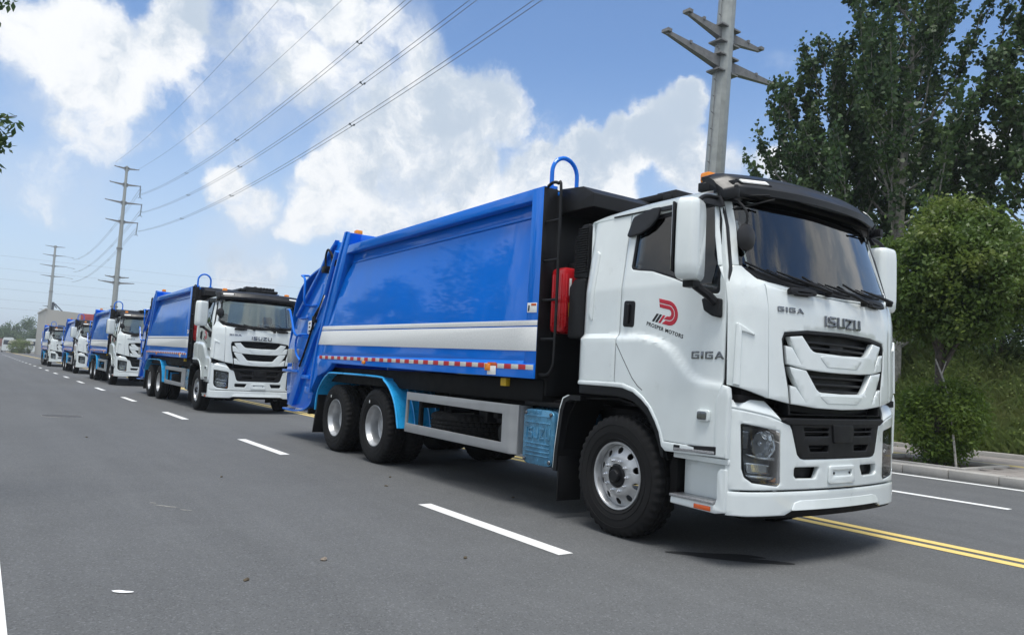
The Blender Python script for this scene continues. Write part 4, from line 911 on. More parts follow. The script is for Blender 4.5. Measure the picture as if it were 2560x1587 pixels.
TRUCKS = [
 ((0, 0), -.0101, 'foremost garbage truck at the head of the convoy, white cab, nothing parked ahead of it'),
 ((-16.38, .10), 0., 'second garbage truck of the convoy, its white front directly behind the foremost truck'),
 ((-32.70, .12), 0., 'third garbage truck in the row, middle one of the five white and blue trucks'),
 ((-49.41, .24), 0., 'fourth garbage truck in the row, between the middle truck and the last one'),
 ((-68.79, .10), 0., 'last garbage truck at the tail of the convoy, smallest in view beside the pale building'),
]
def copy_tree(o, parent=None):
    c = o.copy(); COL.objects.link(c)
    if parent: c.parent = parent
    for chd in list(o.children): copy_tree(chd, c)
    return c
proto = build_truck()
kids0 = None
for i, ((tx, ty), rz, lab) in enumerate(TRUCKS):
    t = proto if i == 0 else copy_tree(proto)
    t.location = (tx, ty, 0); t.rotation_euler = (0, 0, rz)
    tag(t, lab, 'garbage truck', 'garbage trucks parked in a convoy')

# ------------------------------------------------------------------ ground, road, kerb, pavement
def gmat(name, base, var, rough=.9, scales=(.35, 6., 160.), bump=.25, spec=.3, speck=0., tint=None):
    Mt = bpy.data.materials.new(name); Mt.use_nodes = True; t = Mt.node_tree; p = t.nodes['Principled BSDF']; b = NB(t)
    g = t.nodes.new('ShaderNodeNewGeometry'); pos = g.outputs['Position']
    n1 = b.noise(pos, scales[0], 5, .6); n2 = b.noise(pos, scales[1], 5, .6); n3 = b.noise(pos, scales[2], 3, .7)
    v = b.math('ADD', b.math('MULTIPLY', b.math('SUBTRACT', n1.outputs[0], .5), var[0]), b.math('MULTIPLY', b.math('SUBTRACT', n2.outputs[0], .5), var[1]))
    v = b.math('ADD', v, b.math('MULTIPLY', b.math('SUBTRACT', n3.outputs[0], .5), var[2]))
    if speck:
        vo = t.nodes.new('ShaderNodeTexVoronoi'); vo.inputs['Scale'].default_value = 95.; b.l(pos, vo.inputs['Vector'])
        sepc = t.nodes.new('ShaderNodeSeparateColor'); b.l(vo.outputs['Color'], sepc.inputs[0])
        v = b.math('ADD', v, b.math('MULTIPLY', b.smooth(sepc.outputs[0], .8, 1.), speck))
        v = b.math('SUBTRACT', v, b.math('MULTIPLY', b.smooth(sepc.outputs[1], .72, 1.), speck * .6))
    if name == 'asphalt':
        mp_ = t.nodes.new('ShaderNodeMapping'); mp_.inputs['Scale'].default_value = (.05, 1.1, 1.); b.l(pos, mp_.inputs['Vector'])
        n5 = b.noise(mp_.outputs[0], 1.6, 5, .6); v = b.math('ADD', v, b.math('MULTIPLY', b.math('SUBTRACT', n5.outputs[0], .5), .34))
    f = b.math('ADD', v, 1.)
    sc_ = t.nodes.new('ShaderNodeVectorMath'); sc_.operation = 'SCALE'; sc_.inputs[0].default_value = base; b.l(f, sc_.inputs['Scale'])
    colr = sc_.outputs[0]
    if tint:
        n4 = b.noise(pos, tint[1], 4, .6); colr = b.mix(b.smooth(n4.outputs[0], .45, .7), colr, tint[0])
    b.l(colr, p.inputs['Base Color']); p.inputs['Roughness'].default_value = rough; p.inputs['Specular IOR Level'].default_value = spec
    bn = t.nodes.new('ShaderNodeBump'); bn.inputs['Strength'].default_value = bump; bn.inputs['Distance'].default_value = .006
    b.l(n3.outputs[0], bn.inputs['Height']); b.l(bn.outputs[0], p.inputs['Normal'])
    return Mt
G_ASPH = gmat('asphalt', (.110, .114, .117), (.30, .22, .75), .85, (.22, 2.2, 130.), .4, .25, .4)
G_SOIL = gmat('soil', (.09, .07, .05), (.4, .5, .6), 1., (.5, 8., 60.), .8)
G_EARTH = gmat('waste_ground', (.16, .16, .12), (.5, .4, .3), 1., (.05, .6, 20.), .5, tint=((.05, .08, .03), .12))
G_PAVE = gmat('paver_stone', (.27, .25, .235), (.25, .35, .4), .9, (.6, 4., 70.), .4)
G_KERB = gmat('kerb_granite', (.36, .35, .33), (.2, .4, .4), .85, (.9, 5., 60.), .5)
G_TACT = gmat('yellow_paver', (.46, .38, .17), (.25, .3, .3), .9, (.8, 4., 60.), .4)
G_LINE = gmat('white_line', (.72, .73, .72), (.12, .22, .4), .75, (.8, 9., 90.), .35)
G_YEL = gmat('yellow_line', (.72, .55, .19), (.14, .22, .4), .75, (.8, 9., 90.), .35)
def sheet(name, x0, x1, y0, y1, z, ma, parent=None, kind=None):
    me = bpy.data.meshes.new(name); me.from_pydata([(x0, y0, z), (x1, y0, z), (x1, y1, z), (x0, y1, z)], [], [(0, 1, 2, 3)])
    o = link(name, me, ma, parent)
    if kind: o['kind'] = kind
    return o
sheet('ground', -3200, 400, -1600, 1600, -.03, G_EARTH, kind='structure')
sheet('road', -900, 60, -6.35, 7.80, 0., G_ASPH, kind='structure')
ZL = .004
for nm, y in (('lane_edge_line', -5.825), ('lane_edge_line', 7.52)):
    sheet(nm, -700, 50, y - .075, y + .075, ZL, G_LINE, kind='structure')
for y in (1.42, 1.66): sheet('centre_line', -700, 50, y - .07, y + .07, ZL, G_YEL, kind='structure')
dash = None
def dashes(x0, step, n, y, ln, name='lane_dash'):
    global dash
    me = bpy.data.meshes.new(name); me.from_pydata([(-ln, -.075, 0), (0, -.075, 0), (0, .075, 0), (-ln, .075, 0)], [], [(0, 1, 2, 3)]); me.materials.append(G_LINE)
    for k in range(n):
        o = link(name, me, None); o.location = (x0 - step * k, y, ZL); o['kind'] = 'structure'
dashes(-1.09 + 6.69, 6.69, 26, -2.04, 2.32)
dashes(-.62, 6.69, 12, 5.03, 3.3)
dashes(-.62 + 6.69, 6.69, 1, 5.03, 3.3)
# kerbs
def kerb(ys, y_in, y_out, z):
    k = empty('kerb', (0, 0, 0)); k['kind'] = 'structure'
    bm = bmesh.new(); L0 = .78
    box_into(bm, (-L0 / 2, y_in, -.03), (L0 / 2, y_out, z), .018)
    me = to_mesh(bm, 'kerb_stone', [G_KERB])
    for i in range(30):
        o = link('kerb_stone', me, None, k); o.location = (8 - i * (L0 + .008), random.uniform(-.004, .004), random.uniform(-.004, .004))
    bm = bmesh.new(); box_into(bm, (-700, y_in, -.03), (8 - 29.5 * (L0 + .008) - .01, y_out, z), .018)
    box_into(bm, (8.4, y_in, -.03), (50, y_out, z), .018)
    finish(bm, 'kerb_run', G_KERB, k)
kerb(1, 7.84, 8.16, .15)
bm = bmesh.new(); box_into(bm, (-260, -6.75, -.03), (50, -6.42, .13), .02); o = finish(bm, 'kerb', G_KERB); o['kind'] = 'structure'
# pavement with a tree pit let into it
PX0, PX1, PY0, PY1 = -4.45, -2.68, 8.36, 10.0
pv = empty('pavement', (0, 0, 0)); pv['kind'] = 'structure'
bed = boxes('pavement_bed', [((-300, 8.17, -.02), (-9.0, 12.6, .118)), ((PX1, 8.17, -.02), (50, 12.6, .118)), ((-9.0, 8.17, -.02), (PX0, 12.6, .118)), ((PX0, PY1, -.02), (PX1, 12.6, .118)), ((PX0, 8.17, -.02), (PX1, PY0, .118))], G_PAVE, pv, 0)
pm = {}
for nm, ma in (('paver', G_PAVE), ('yellow_paver', G_TACT)):
    bm = bmesh.new(); box_into(bm, (-.193, -.143, -.03), (.193, .143, .0), .006); pm[nm] = to_mesh(bm, nm, [ma])
for i in range(27):
    for j in range(14):
        x = 1.2 - i * .392 - (.196 if j % 2 else 0); y = 8.33 + j * .292
        if PX0 - .25 < x < PX1 + .25 and PY0 - .2 < y < PY1 + .2: continue
        nm = 'yellow_paver' if j == 7 else 'paver'
        o = link(nm, pm[nm], None, pv); o.location = (x, y, .149 + random.uniform(-.003, .003)); o.rotation_euler = (random.uniform(-.01, .01), random.uniform(-.01, .01), 0)
pit = boxes('pit_edging', [((PX0 - .02, PY0 - .13, .0), (PX1 + .02, PY0 - .005, .172)), ((PX0 - .02, PY1 + .005, .0), (PX1 + .02, PY1 + .13, .172)), ((PX0 - .13, PY0 - .13, .0), (PX0 - .02, PY1 + .13, .172)), ((PX1 + .02, PY0 - .13, .0), (PX1 + .13, PY1 + .13, .172))], G_KERB, pv, .012)
bm = bmesh.new(); r = bmesh.ops.create_grid(bm, x_segments=24, y_segments=24, size=.5)
for v in bm.verts: v.co = Vector(((PX0 + PX1) / 2 + v.co.x * (PX1 - PX0 - .02), (PY0 + PY1) / 2 + v.co.y * (PY1 - PY0 - .02), .085 + random.uniform(-.015, .02)))
o = finish(bm, 'soil', G_SOIL, pv)
bm = bmesh.new(); box_into(bm, (-300, 12.42, .0), (50, 12.58, .24), .02); o = finish(bm, 'bank_edging', G_KERB, None); o['kind'] = 'structure'

# ------------------------------------------------------------------ leaves
def leaf_mat(name, c0, c1, trans=.35, rough=.45, c2=None):
    Mt = bpy.data.materials.new(name); Mt.use_nodes = True; t = Mt.node_tree; t.nodes.clear(); b = NB(t)
    o = b.n('ShaderNodeOutputMaterial'); p = b.n('ShaderNodeBsdfPrincipled'); g = b.n('ShaderNodeNewGeometry')
    p.inputs['Roughness'].default_value = rough; p.inputs['Specular IOR Level'].default_value = .35
    col = b.mix(g.outputs['Random Per Island'], c0, c1)
    nz = b.noise(g.outputs['Position'], 1.1, 4, .6)
    col = b.mix(b.math('MULTIPLY', b.smooth(nz.outputs[0], .45, .68), .65), col, c2 or tuple(x * 1.6 for x in c1))
    b.l(col, p.inputs['Base Color'])
    tr = b.n('ShaderNodeBsdfTranslucent'); b.l(b.mix(.5, col, tuple(min(1, x * 1.8) for x in c1)), tr.inputs[0])
    mx = b.n('ShaderNodeMixShader'); mx.inputs[0].default_value = trans; b.l(p.outputs[0], mx.inputs[1]); b.l(tr.outputs[0], mx.inputs[2]); b.l(mx.outputs[0], o.inputs[0])
    return Mt
L_POP = leaf_mat('poplar_leaf', (.030, .058, .027), (.062, .115, .037), .25, .5, (.095, .14, .04))
L_CAM = leaf_mat('camphor_leaf', (.060, .105, .024), (.105, .165, .036), .35, .42, (.18, .21, .038))
L_BUSH = leaf_mat('sucker_leaf', (.07, .13, .02), (.13, .20, .032), .38, .45, (.16, .22, .04))
L_WEED = leaf_mat('weed_leaf', (.10, .155, .035), (.17, .225, .055), .42, .6, (.15, .17, .055))
L_GRASS = leaf_mat('grass_blade', (.11, .165, .04), (.19, .24, .07), .42, .6, (.18, .19, .07))
L_DARK = leaf_mat('thicket_leaf', (.03, .055, .02), (.055, .09, .03), .25, .5)
L_FAR = leaf_mat('far_leaf', (.06, .105, .055), (.10, .145, .07), .2, .7)
BARK = mat('bark', (.10, .085, .07), .9, noise=.4, nscale=14, bump=.6, bscale=30)
BARKP = mat('pale_bark', (.24, .235, .21), .85, noise=.35, nscale=10, bump=.4, bscale=30)
STAKE = mat('weathered_wood', (.42, .40, .36), .85, noise=.3, nscale=20, bump=.4)
def leaf_quads(P, size, aspect=.6, droop=.0, up=None, fold=.0):
    """P (n,3) centres -> diamond leaves (n*4,3) with random orientation"""
    n = len(P); a = rng.normal(size=(n, 3)); a[:, 2] = a[:, 2] * .6 - droop; a /= np.linalg.norm(a, axis=1)[:, None]
    b = rng.normal(size=(n, 3)); b -= (b * a).sum(1)[:, None] * a; b /= np.linalg.norm(b, axis=1)[:, None]
    s = (size * rng.uniform(.65, 1.25, n))[:, None]
    V = np.empty((n, 4, 3)); V[:, 0] = P; V[:, 1] = P + a * s * .45 + b * s * aspect * .5; V[:, 2] = P + a * s; V[:, 3] = P + a * s * .45 - b * s * aspect * .5
    return V.reshape(-1, 3)
def round_leaves(P, size):
    """broad poplar leaves: six-sided"""
    n = len(P); a = rng.normal(size=(n, 3)); a[:, 2] -= .5; a /= np.linalg.norm(a, axis=1)[:, None]
    b = rng.normal(size=(n, 3)); b -= (b * a).sum(1)[:, None] * a; b /= np.linalg.norm(b, axis=1)[:, None]
    s = (size * rng.uniform(.6, 1.25, n))[:, None]; V = np.empty((n, 6, 3))
    for k, (u, w) in enumerate(((0, 0), (.12, .42), (.45, .5), (1., 0), (.45, -.5), (.12, -.42))): V[:, k] = P + a * s * u + b * s * w
    return V.reshape(-1, 3)
def limb_bm(bm, pts, r0, r1, seg=7):
    n = len(pts); tube_into(bm, pts, [r0 + (r1 - r0) * k / (n - 1) for k in range(n)], seg)
def poplar(base, H, spread, lean=(0, 0), leaves=15000, label='', group=None, seed=1, lsize=.12, low=.25, nbr=34, r0=.16):
    rr = random.Random(seed); root = empty('poplar_tree', base); bm = bmesh.new(); pts = []; base_v = Vector((0, 0, 0))
    tr = [Vector((lean[0] * (k / 8) ** 1.5 + rr.uniform(-.05, .05), lean[1] * (k / 8) ** 1.5 + rr.uniform(-.05, .05), H * k / 8)) for k in range(9)]
    tr = curve_pts(tr, 2); limb_bm(bm, tr, r0, .012, 8)
    def spray(path, dens, wid):
        L = [(path[i], path[i + 1]) for i in range(len(path) - 1)]
        for a, b in L:
            ln = (b - a).length
            for _ in range(max(1, int(dens * ln))):
                q = a.lerp(b, rr.random()); o_ = Vector((rr.gauss(0, 1), rr.gauss(0, 1), rr.gauss(0, 1))); pts.append(q + o_ * wid)
    for i in range(nbr):
        t = low + (1 - low) * ((i + rr.random()) / nbr); t = min(t, .97); k = t * (len(tr) - 1); p = tr[int(k)].lerp(tr[min(int(k) + 1, len(tr) - 1)], k % 1)
        az = i * 2.4 + rr.uniform(-.5, .5); ln = spread * (1.12 - t) ** .62 * rr.uniform(.7, 1.15) * 1.25
        d = Vector((math.cos(az), math.sin(az), 0)); q = []
        for j in range(7):
            s_ = j / 6; q.append(p + d * ln * (s_ ** .8) * .66 + Vector((0, 0, ln * (.35 * s_ + .95 * s_ * s_))) + Vector((rr.gauss(0, .05), rr.gauss(0, .05), 0)))
        limb_bm(bm, q, .045 * (1.2 - t) + .014, .006, 5)
        spray(q[2:5], 14, .09); spray(q[4:], 60, .075)
        for m_ in range(7):
            s_ = rr.uniform(.2, .95); k2 = s_ * 6; c = q[int(k2)].lerp(q[min(int(k2) + 1, 6)], k2 % 1)
            a2 = az + rr.uniform(-1.5, 1.5); l2 = ln * rr.uniform(.18, .42)
            q2 = [c + Vector((math.cos(a2), math.sin(a2), 0)) * l2 * .55 * u + Vector((0, 0, l2 * (.3 * u + .75 * u * u))) for u in (0, .25, .5, .75, 1)]
            limb_bm(bm, q2, .012, .004, 4); spray(q2[2:], 60, .075)
    spray(tr[-7:], 40, .12)
    P = np.array([tuple(p) for p in pts]); 
    if len(P) > leaves: P = P[rng.choice(len(P), leaves, replace=False)]
    elif len(P) < leaves:
        P = np.concatenate([P, P[rng.integers(0, len(P), leaves - len(P))] + rng.normal(size=(leaves - len(P), 3)) * .07])
    finish(bm, 'trunk', BARKP, root)
    raw_mesh('crown', round_leaves(P, lsize), None, L_POP, root, 6)
    return tag(root, label, 'tree', group)
def lumps(c, rad, n, lump, nl, seed):
    """points in leafy clumps over an ellipsoid shell and inside it"""
    r = np.random.default_rng(seed); d = r.normal(size=(n, 3)); d /= np.linalg.norm(d, axis=1)[:, None]
    C_ = np.array(c) + d * np.array(rad) * (r.uniform(.25, 1.0, n) ** .45)[:, None]
    P = C_[r.integers(0, n, nl)] + r.normal(size=(nl, 3)) * lump
    return P

# poplars on the bank
PG = 'poplars growing on the bank'
poplar((-7.2, 14.8, 1.0), 13.4, 3.7, (.3, .5), 32000, 'tallest poplar, its broad dark crown rising behind the round-headed street tree', PG, 3, .118, .12, 56, .20)
poplar((-9.9, 13.9, .7), 9.8, 2.0, (.0, -.3), 6500, 'slender young poplar just right of the steel pole, nearest to the sun visor', PG, 5, .118, .30, 22, .09)
poplar((-8.85, 14.7, 1.0), 10.3, 2.6, (-.1, -.3), 11500, 'medium poplar between the slender young poplar and the tallest poplar', PG, 8, .118, .22, 30, .13)
poplar((-4.2, 16.0, 1.5), 10.4, 2.6, (.2, .2), 18000, 'poplar at the right edge of the picture, half outside it', PG, 12, .118, .14, 30, .14)
poplar((-9.6, 20.0, 2.2), 8.0, 3.0, (0, 0), 12000, 'poplar set back behind the medium poplar, its thin crown filling the gaps low down', PG, 21, .12, .10, 28, .14)
# street tree with a round crown
st = empty('street_tree', (-3.34, 9.06, .10))
bm = bmesh.new(); limb_bm(bm, [(0, 0, 0), (.0, .0, .5), (-.02, .01, 1.2), (-.03, .02, 1.9), (-.02, .03, 2.6)], .10, .065, 9)
for k in range(9):
    a = k * .7; limb_bm(bm, [(-.03, .02, 1.7 + .08 * k), (.35 * math.cos(a), .35 * math.sin(a), 2.4 + .1 * k), (.8 * math.cos(a), .8 * math.sin(a), 3.0 + .16 * k)], .04, .01, 6)
finish(bm, 'trunk', BARK, st)
TC = (0.10, .10, 3.62)
P = np.concatenate([lumps(TC, (1.52, 1.48, 1.24), 300, .11, 34000, 4), lumps((.12, .12, 4.35), (.75, .75, .80), 70, .12, 7500, 6), lumps((.75, .75, 3.9), (.85, .85, .85), 60, .12, 6500, 9), lumps((.05, .05, 2.95), (1.4, 1.35, .52), 90, .11, 9000, 19), lumps(TC, (.8, .8, 1.0), 60, .3, 4000, 10)])
raw_mesh('crown', leaf_quads(P, .105, .50, .7), None, L_CAM, st)
tag(st, 'round-headed green street tree in the kerbside pit, leafy suckers at its foot', 'tree')
bm = bmesh.new()
for k in range(16):
    a = k * 2.4; r_ = .1 + .02 * (k % 5); limb_bm(bm, [(.06 * math.cos(a), .06 * math.sin(a), .02), (.22 * math.cos(a), .22 * math.sin(a), .5), (.45 * math.cos(a), .45 * math.sin(a), 1.0 + .04 * (k % 6))], .012, .004, 5)
sk = empty('sucker_bush', (-3.34, 9.0, .10)); finish(bm, 'stem', BARK, sk)
P = np.concatenate([lumps((0, 0, .90), (.74, .70, .66), 110, .10, 8500, 14), lumps((.02, 0, .35), (.42, .40, .30), 40, .09, 1800, 15), lumps((.45, .2, 1.1), (.35, .35, .45), 30, .09, 1300, 17)])
raw_mesh('foliage', leaf_quads(P, .095, .45, .55), None, L_BUSH, sk)
tag(sk, 'bright green leafy bush of suckers round the foot of the street tree', 'bush')
sp = empty('support_prop', (0, 0, 0))
bm = bmesh.new(); limb_bm(bm, [(-2.86, 8.66, .08), (-2.95, 8.72, .75), (-3.03, 8.79, 1.3)], .022, .018, 7); finish(bm, 'pole', STAKE, sp)
bm = bmesh.new(); limb_bm(bm, [(-3.03, 8.79, 1.3), (-3.24, 8.93, 1.78), (-3.40, 9.0, 2.12)], .019, .015, 6); limb_bm(bm, [(-3.27, 8.94, 1.80), (-3.22, 9.03, 2.08)], .012, .010, 6); finish(bm, 'forked_tip', STAKE, sp)
tag(sp, 'pale wooden prop leaning against the street tree trunk', 'tree prop')

# ------------------------------------------------------------------ the overgrown bank
def bank_z(x, y):
    t = max(0., min(1., (y - 12.55) / 4.2)); s_ = t * t * (3 - 2 * t)
    return .12 + 2.35 * (.55 * t + .45 * s_) + .18 * math.sin(x * .9 + y * .5) * t + .12 * math.sin(x * 2.3 - y * 1.1) * t + (.02 * max(0, y - 17))
bm = bmesh.new(); nx, ny = 150, 36; gv = []
for i in range(nx + 1):
    x = 14 - 134 * (i / nx) ** 1.6; gv.append([bm.verts.new((x, 12.55 + 34 * (j / ny) ** 1.7, bank_z(x, 12.55 + 34 * (j / ny) ** 1.7))) for j in range(ny + 1)])
for i in range(nx):
    for j in range(ny): bm.faces.new((gv[i][j], gv[i][j + 1], gv[i + 1][j + 1], gv[i + 1][j]))
G_BANK = gmat('bank_earth', (.07, .095, .035), (.5, .6, .5), 1., (.5, 5., 40.), .8)
o = finish(bm, 'bank', G_BANK); o['kind'] = 'structure'
def scatter(n, x0, x1, y0, y1, seed):
    r = np.random.default_rng(seed); X = r.uniform(x0, x1, n); Y = y0 + (y1 - y0) * r.uniform(0, 1, n) ** 1.1
    Z = np.array([bank_z(a, b) for a, b in zip(X, Y)]); return np.stack([X, Y, Z], 1), r
def blades(P, r, h, w, leanv):
    n = len(P); a = r.uniform(0, 2 * np.pi, n); hh = h * r.uniform(.4, 1.3, n); l = leanv * r.uniform(.2, 1.2, n)
    d = np.stack([np.cos(a), np.sin(a), np.zeros(n)], 1); sd = np.stack([-np.sin(a), np.cos(a), np.zeros(n)], 1); up = np.array([0, 0, 1.])
    V = np.empty((n, 4, 3)); mid = P + d * (l * hh * .35)[:, None] + up * (hh * .62)[:, None]
    V[:, 0] = P - sd * w; V[:, 1] = P + sd * w; V[:, 2] = mid + sd * w * .8; V[:, 3] = P + d * (l * hh)[:, None] + up * (hh * .92)[:, None]
    return V.reshape(-1, 3)
P1, r1 = scatter(46000, -14, 4, 12.6, 18, 31)
g1 = raw_mesh('grass', blades(P1, r1, .42, .007, .9), None, L_GRASS); g1['kind'] = 'stuff'
r = np.random.default_rng(44); nc = 420; cx0 = r.uniform(-13, 3.5, nc); cy0 = 12.75 + 5.2 * r.uniform(0, 1, nc); ch_ = r.uniform(.12, .42, nc) * (1 + .3 * (cy0 - 12.6) / 5)
idx = r.integers(0, nc, 52000); Pw = np.stack([cx0[idx], cy0[idx], np.zeros(len(idx))], 1) + r.normal(size=(len(idx), 3)) * np.array([.22, .22, 0])
Pw[:, 2] = np.array([bank_z(a, b) for a, b in Pw[:, :2]]) + np.abs(r.normal(size=len(idx))) * ch_[idx]
w1_ = raw_mesh('weeds', leaf_quads(Pw, .085, .5, .3), None, L_WEED); w1_['kind'] = 'stuff'
Pf = []
for k in range(26):
    cxx, cyy = random.choice([(-3.1, 14.3), (-2.8, 14.0), (-2.6, 14.6), (-2.2, 13.7)]); x, y = cxx + random.gauss(0, .18), cyy + random.gauss(0, .2); Pf.append((x, y, bank_z(x, y) + random.uniform(.35, .55)))
fl = raw_mesh('wild_flowers', leaf_quads(np.array(Pf), .05, .9, 0), None, mat('petal_white', (.75, .75, .7), .6)); fl['kind'] = 'stuff'
# shrubs at the top and in the shade behind the street tree
def shrub(x, y, rad, h, n, ma, label, seed, z0=None, size=.10, group=None, cat='bush'):
    z0 = bank_z(x, y) if z0 is None else z0; s_ = empty('shrub', (x, y, z0)); bm = bmesh.new()
    for k in range(7):
        a = k * .9; limb_bm(bm, [(0, 0, -.1), (.3 * rad * math.cos(a), .3 * rad * math.sin(a), .45 * h), (.65 * rad * math.cos(a), .65 * rad * math.sin(a), .85 * h)], .03 * h, .008 * h, 5)
    finish(bm, 'stem', BARK, s_)
    raw_mesh('foliage', leaf_quads(lumps((0, 0, h * .5), (rad, rad, h * .5), 60, .12 * rad, n, seed), size, .5, .5), None, ma, s_)
    return tag(s_, label, cat, group)
SG = 'shrubs on the bank under the poplars'
for k, (x, y, rad, h, n, lab) in enumerate([
 (-7.5, 13.4, .9, 1.7, 4200, 'dark shrub half hidden behind the truck front, lowest on the bank'),
 (-5.2, 16.4, 1.2, 1.5, 5000, 'shaded shrub on the bank top behind the street tree trunk'),
 (-2.6, 16.6, 1.1, 1.3, 4400, 'dark shrub on the bank top at the picture edge'),
 (-8.6, 15.6, 1.3, 2.4, 5600, 'tall dark shrub under the medium poplar, behind the truck cab'),
 (-6.6, 18.2, 1.5, 2.6, 6200, 'tall dark shrub at the foot of the tallest poplar'),
 (-3.6, 19.5, 1.7, 2.6, 6000, 'broad dark shrub at the back of the bank under the crown edge')]):
    shrub(x, y, rad, h, n, L_DARK, lab, 60 + k, group=SG)

# tree beyond the left picture edge: only its branch tips reach into view
lt = empty('roadside_tree', (-5.0, -8.3, .10)); bm = bmesh.new()
limb_bm(bm, [(0, 0, 0), (.02, .02, 1.2), (.0, .05, 2.2), (.05, .0, 3.4), (.1, 0, 4.6)], .11, .03, 9)
tips = [(.42, 2.42, 3.42), (.44, 2.40, 3.22), (.45, 2.30, 2.98), (.5, 2.28, 4.50), (.0, -1.0, 4.0), (-.9, .3, 4.1), (.8, -.4, 4.2), (-.4, .9, 4.6), (.5, .8, 4.7), (-.6, -.7, 3.5), (.9, .5, 3.6)]
LP = []
for tx, ty, tz in tips:
    s0 = Vector((0, .05, tz - 1.35)); e0 = Vector((tx, ty, tz)); path = [s0.lerp(e0, u) + Vector((0, 0, .22 * math.sin(math.pi * u))) for u in (0, .25, .5, .75, 1)]
    limb_bm(bm, path, .035, .005, 6)
    for k in range(230):
        u = .45 + .55 * random.random() ** .7; q = s0.lerp(e0, u) + Vector((0, 0, .22 * math.sin(math.pi * u))); w_ = .05 + .20 * (1 - u)
        LP.append(tuple(q + Vector((random.gauss(0, w_), random.gauss(0, w_ * .8), random.gauss(-.04, w_ * .8)))))
finish(bm, 'trunk', BARK, lt); raw_mesh('crown', leaf_quads(np.array(LP), .088, .42, .9), None, L_POP, lt)
tag(lt, 'roadside tree whose leafy branch tips poke in at the left picture edge', 'tree')

# ------------------------------------------------------------------ steel pylons and their lines
GALV = mat('galvanised_steel', (.34, .36, .35), .5, metal=.35, noise=.12, nscale=3, bump=.1)
GALVD = mat('weathered_steel', (.20, .20, .20), .6, metal=.2, noise=.2, nscale=6)
WIRE = mat('conductor', (.10, .105, .12), .6)
GLASSB = mat('insulator', (.10, .11, .12), .35)
def pylon(base, levels, rad, label, tilt=None, steps=False, strings=None, lean_pt=None):
    root = empty('power_pylon', base); Ht = max(z for z, l, kind in levels) + .4
    bm = bmesh.new(); rings = []
    nz = 14
    for k in range(nz + 1):
        z = Ht * k / nz; r_ = rad[0] + (rad[1] - rad[0]) * k / nz
        rings.append([bm.verts.new((r_ * math.cos(2 * math.pi * (j + .5) / 12), r_ * math.sin(2 * math.pi * (j + .5) / 12), z)) for j in range(12)])
    for a, b in zip(rings, rings[1:]):
        for j in range(12): bm.faces.new((a[j], a[(j + 1) % 12], b[(j + 1) % 12], b[j]))
    bm.faces.new(rings[-1]); finish(bm, 'shaft', GALV, root, ang=20)
    rz = lambda z: rad[0] + (rad[1] - rad[0]) * z / Ht
    for z in (Ht * .09, Ht * .62) if steps else (Ht * .27, Ht * .57):
        bm = bmesh.new(); bmesh.ops.create_cone(bm, segments=16, radius1=rz(z) + .16, radius2=rz(z) + .16, depth=.30, cap_ends=True); bmesh.ops.translate(bm, verts=bm.verts, vec=(0, 0, z)); finish(bm, 'flange', GALVD, root)
    for z, l, kind in levels:
        for s in (-1, 1):
            l_ = l if isinstance(l, (int, float)) else l[0 if s < 0 else 1]
            r_ = rz(z); h0, h1, w0, w1 = (.40, .13, .26, .13) if kind else (.36, .13, .24, .11)
            bm = bmesh.new(); A = []
            for y, h, w, up in ((r_ * .9, h0, w0, 0), (l_, h1, w1, l_ * .035)):
                A.append([bm.verts.new((x * w / 2, s * y, z + up + zz)) for x, zz in ((-1, -h * .85), (1, -h * .85), (1, h * .15), (-1, h * .15))])
            for j in range(4): bm.faces.new((A[0][j], A[0][(j + 1) % 4], A[1][(j + 1) % 4], A[1][j]))
            bm.faces.new(A[0]); bm.faces.new(A[1])
            box_into(bm, (-.16, s * l_ - .1, z + l_ * .035 - .05), (.16, s * l_ + .1, z + l_ * .035 + .06), 0); box_into(bm, (-.12, s * l_ * .62 - .05, z + .02), (.12, s * l_ * .62 + .05, z + .14), 0)
            finish(bm, 'cross_arm', GALVD, root, ang=20)
            for za in (-.50, .10): box('arm_bracket', (-.30, min(s * r_ * .5, s * (r_ + .20)), z + za), (.30, max(s * r_ * .5, s * (r_ + .20)), z + za + .06), GALVD, root, 0)
    if steps:
        bm = bmesh.new(); z = 2.
        tube_into(bm, [(.1, -(rz(1.) + .09), 1.), (.1, -(rz(Ht * .5) + .09), Ht * .5), (.1, -(rz(Ht) + .07), Ht)], .016, 5)
        while z < Ht - .5:
            tube_into(bm, [(.05, -rz(z), z), (.1, -(rz(z) + .20), z + .02)], .014, 5); z += .62
        finish(bm, 'climbing_rail', GALVD, root)
    for (y, z0, y1, z1, x1) in strings or []:
        bm = bmesh.new(); n = 12
        tube_into(bm, [(0, y, z0), (x1, y1, z1)], .035, 6)
        for k in range(n):
            t = (k + .5) / n; p = Vector((x1 * t, y + (y1 - y) * t, z0 + (z1 - z0) * t)); tube_into(bm, [p - Vector((0, 0, .04)), p + Vector((0, 0, .04))], .13, 8)
        tube_into(bm, [(x1, y1 - .35, z1 - .25), (x1, y1, z1 + .05), (x1, y1 + .35, z1 - .25)], .06, 6)
        finish(bm, 'insulator_string', GLASSB, root)
    if tilt is not None: root.rotation_mode = 'AXIS_ANGLE'; root.rotation_axis_angle = (tilt[0], *tilt[1])
    return tag(root, label, 'power pylon', 'steel power pylons along the road')
lvN = [(13.4, 3.05, 1), (14.5, 2.07, 0), (25.8, 2.86, 1), (29.7, 3.3, 1), (33.4, 2.77, 1), (36.7, 2.17, 0)]
TL = .042
pylon(tuple(Vector((-14.2, 15.66, 13.4)) + Matrix.Rotation(TL, 3, cf) @ Vector((0, 0, -13.4))), lvN, (.41, .21), 'near steel pylon with two pairs of short arms, rising right behind the foremost cab', (TL, tuple(cf)), True)
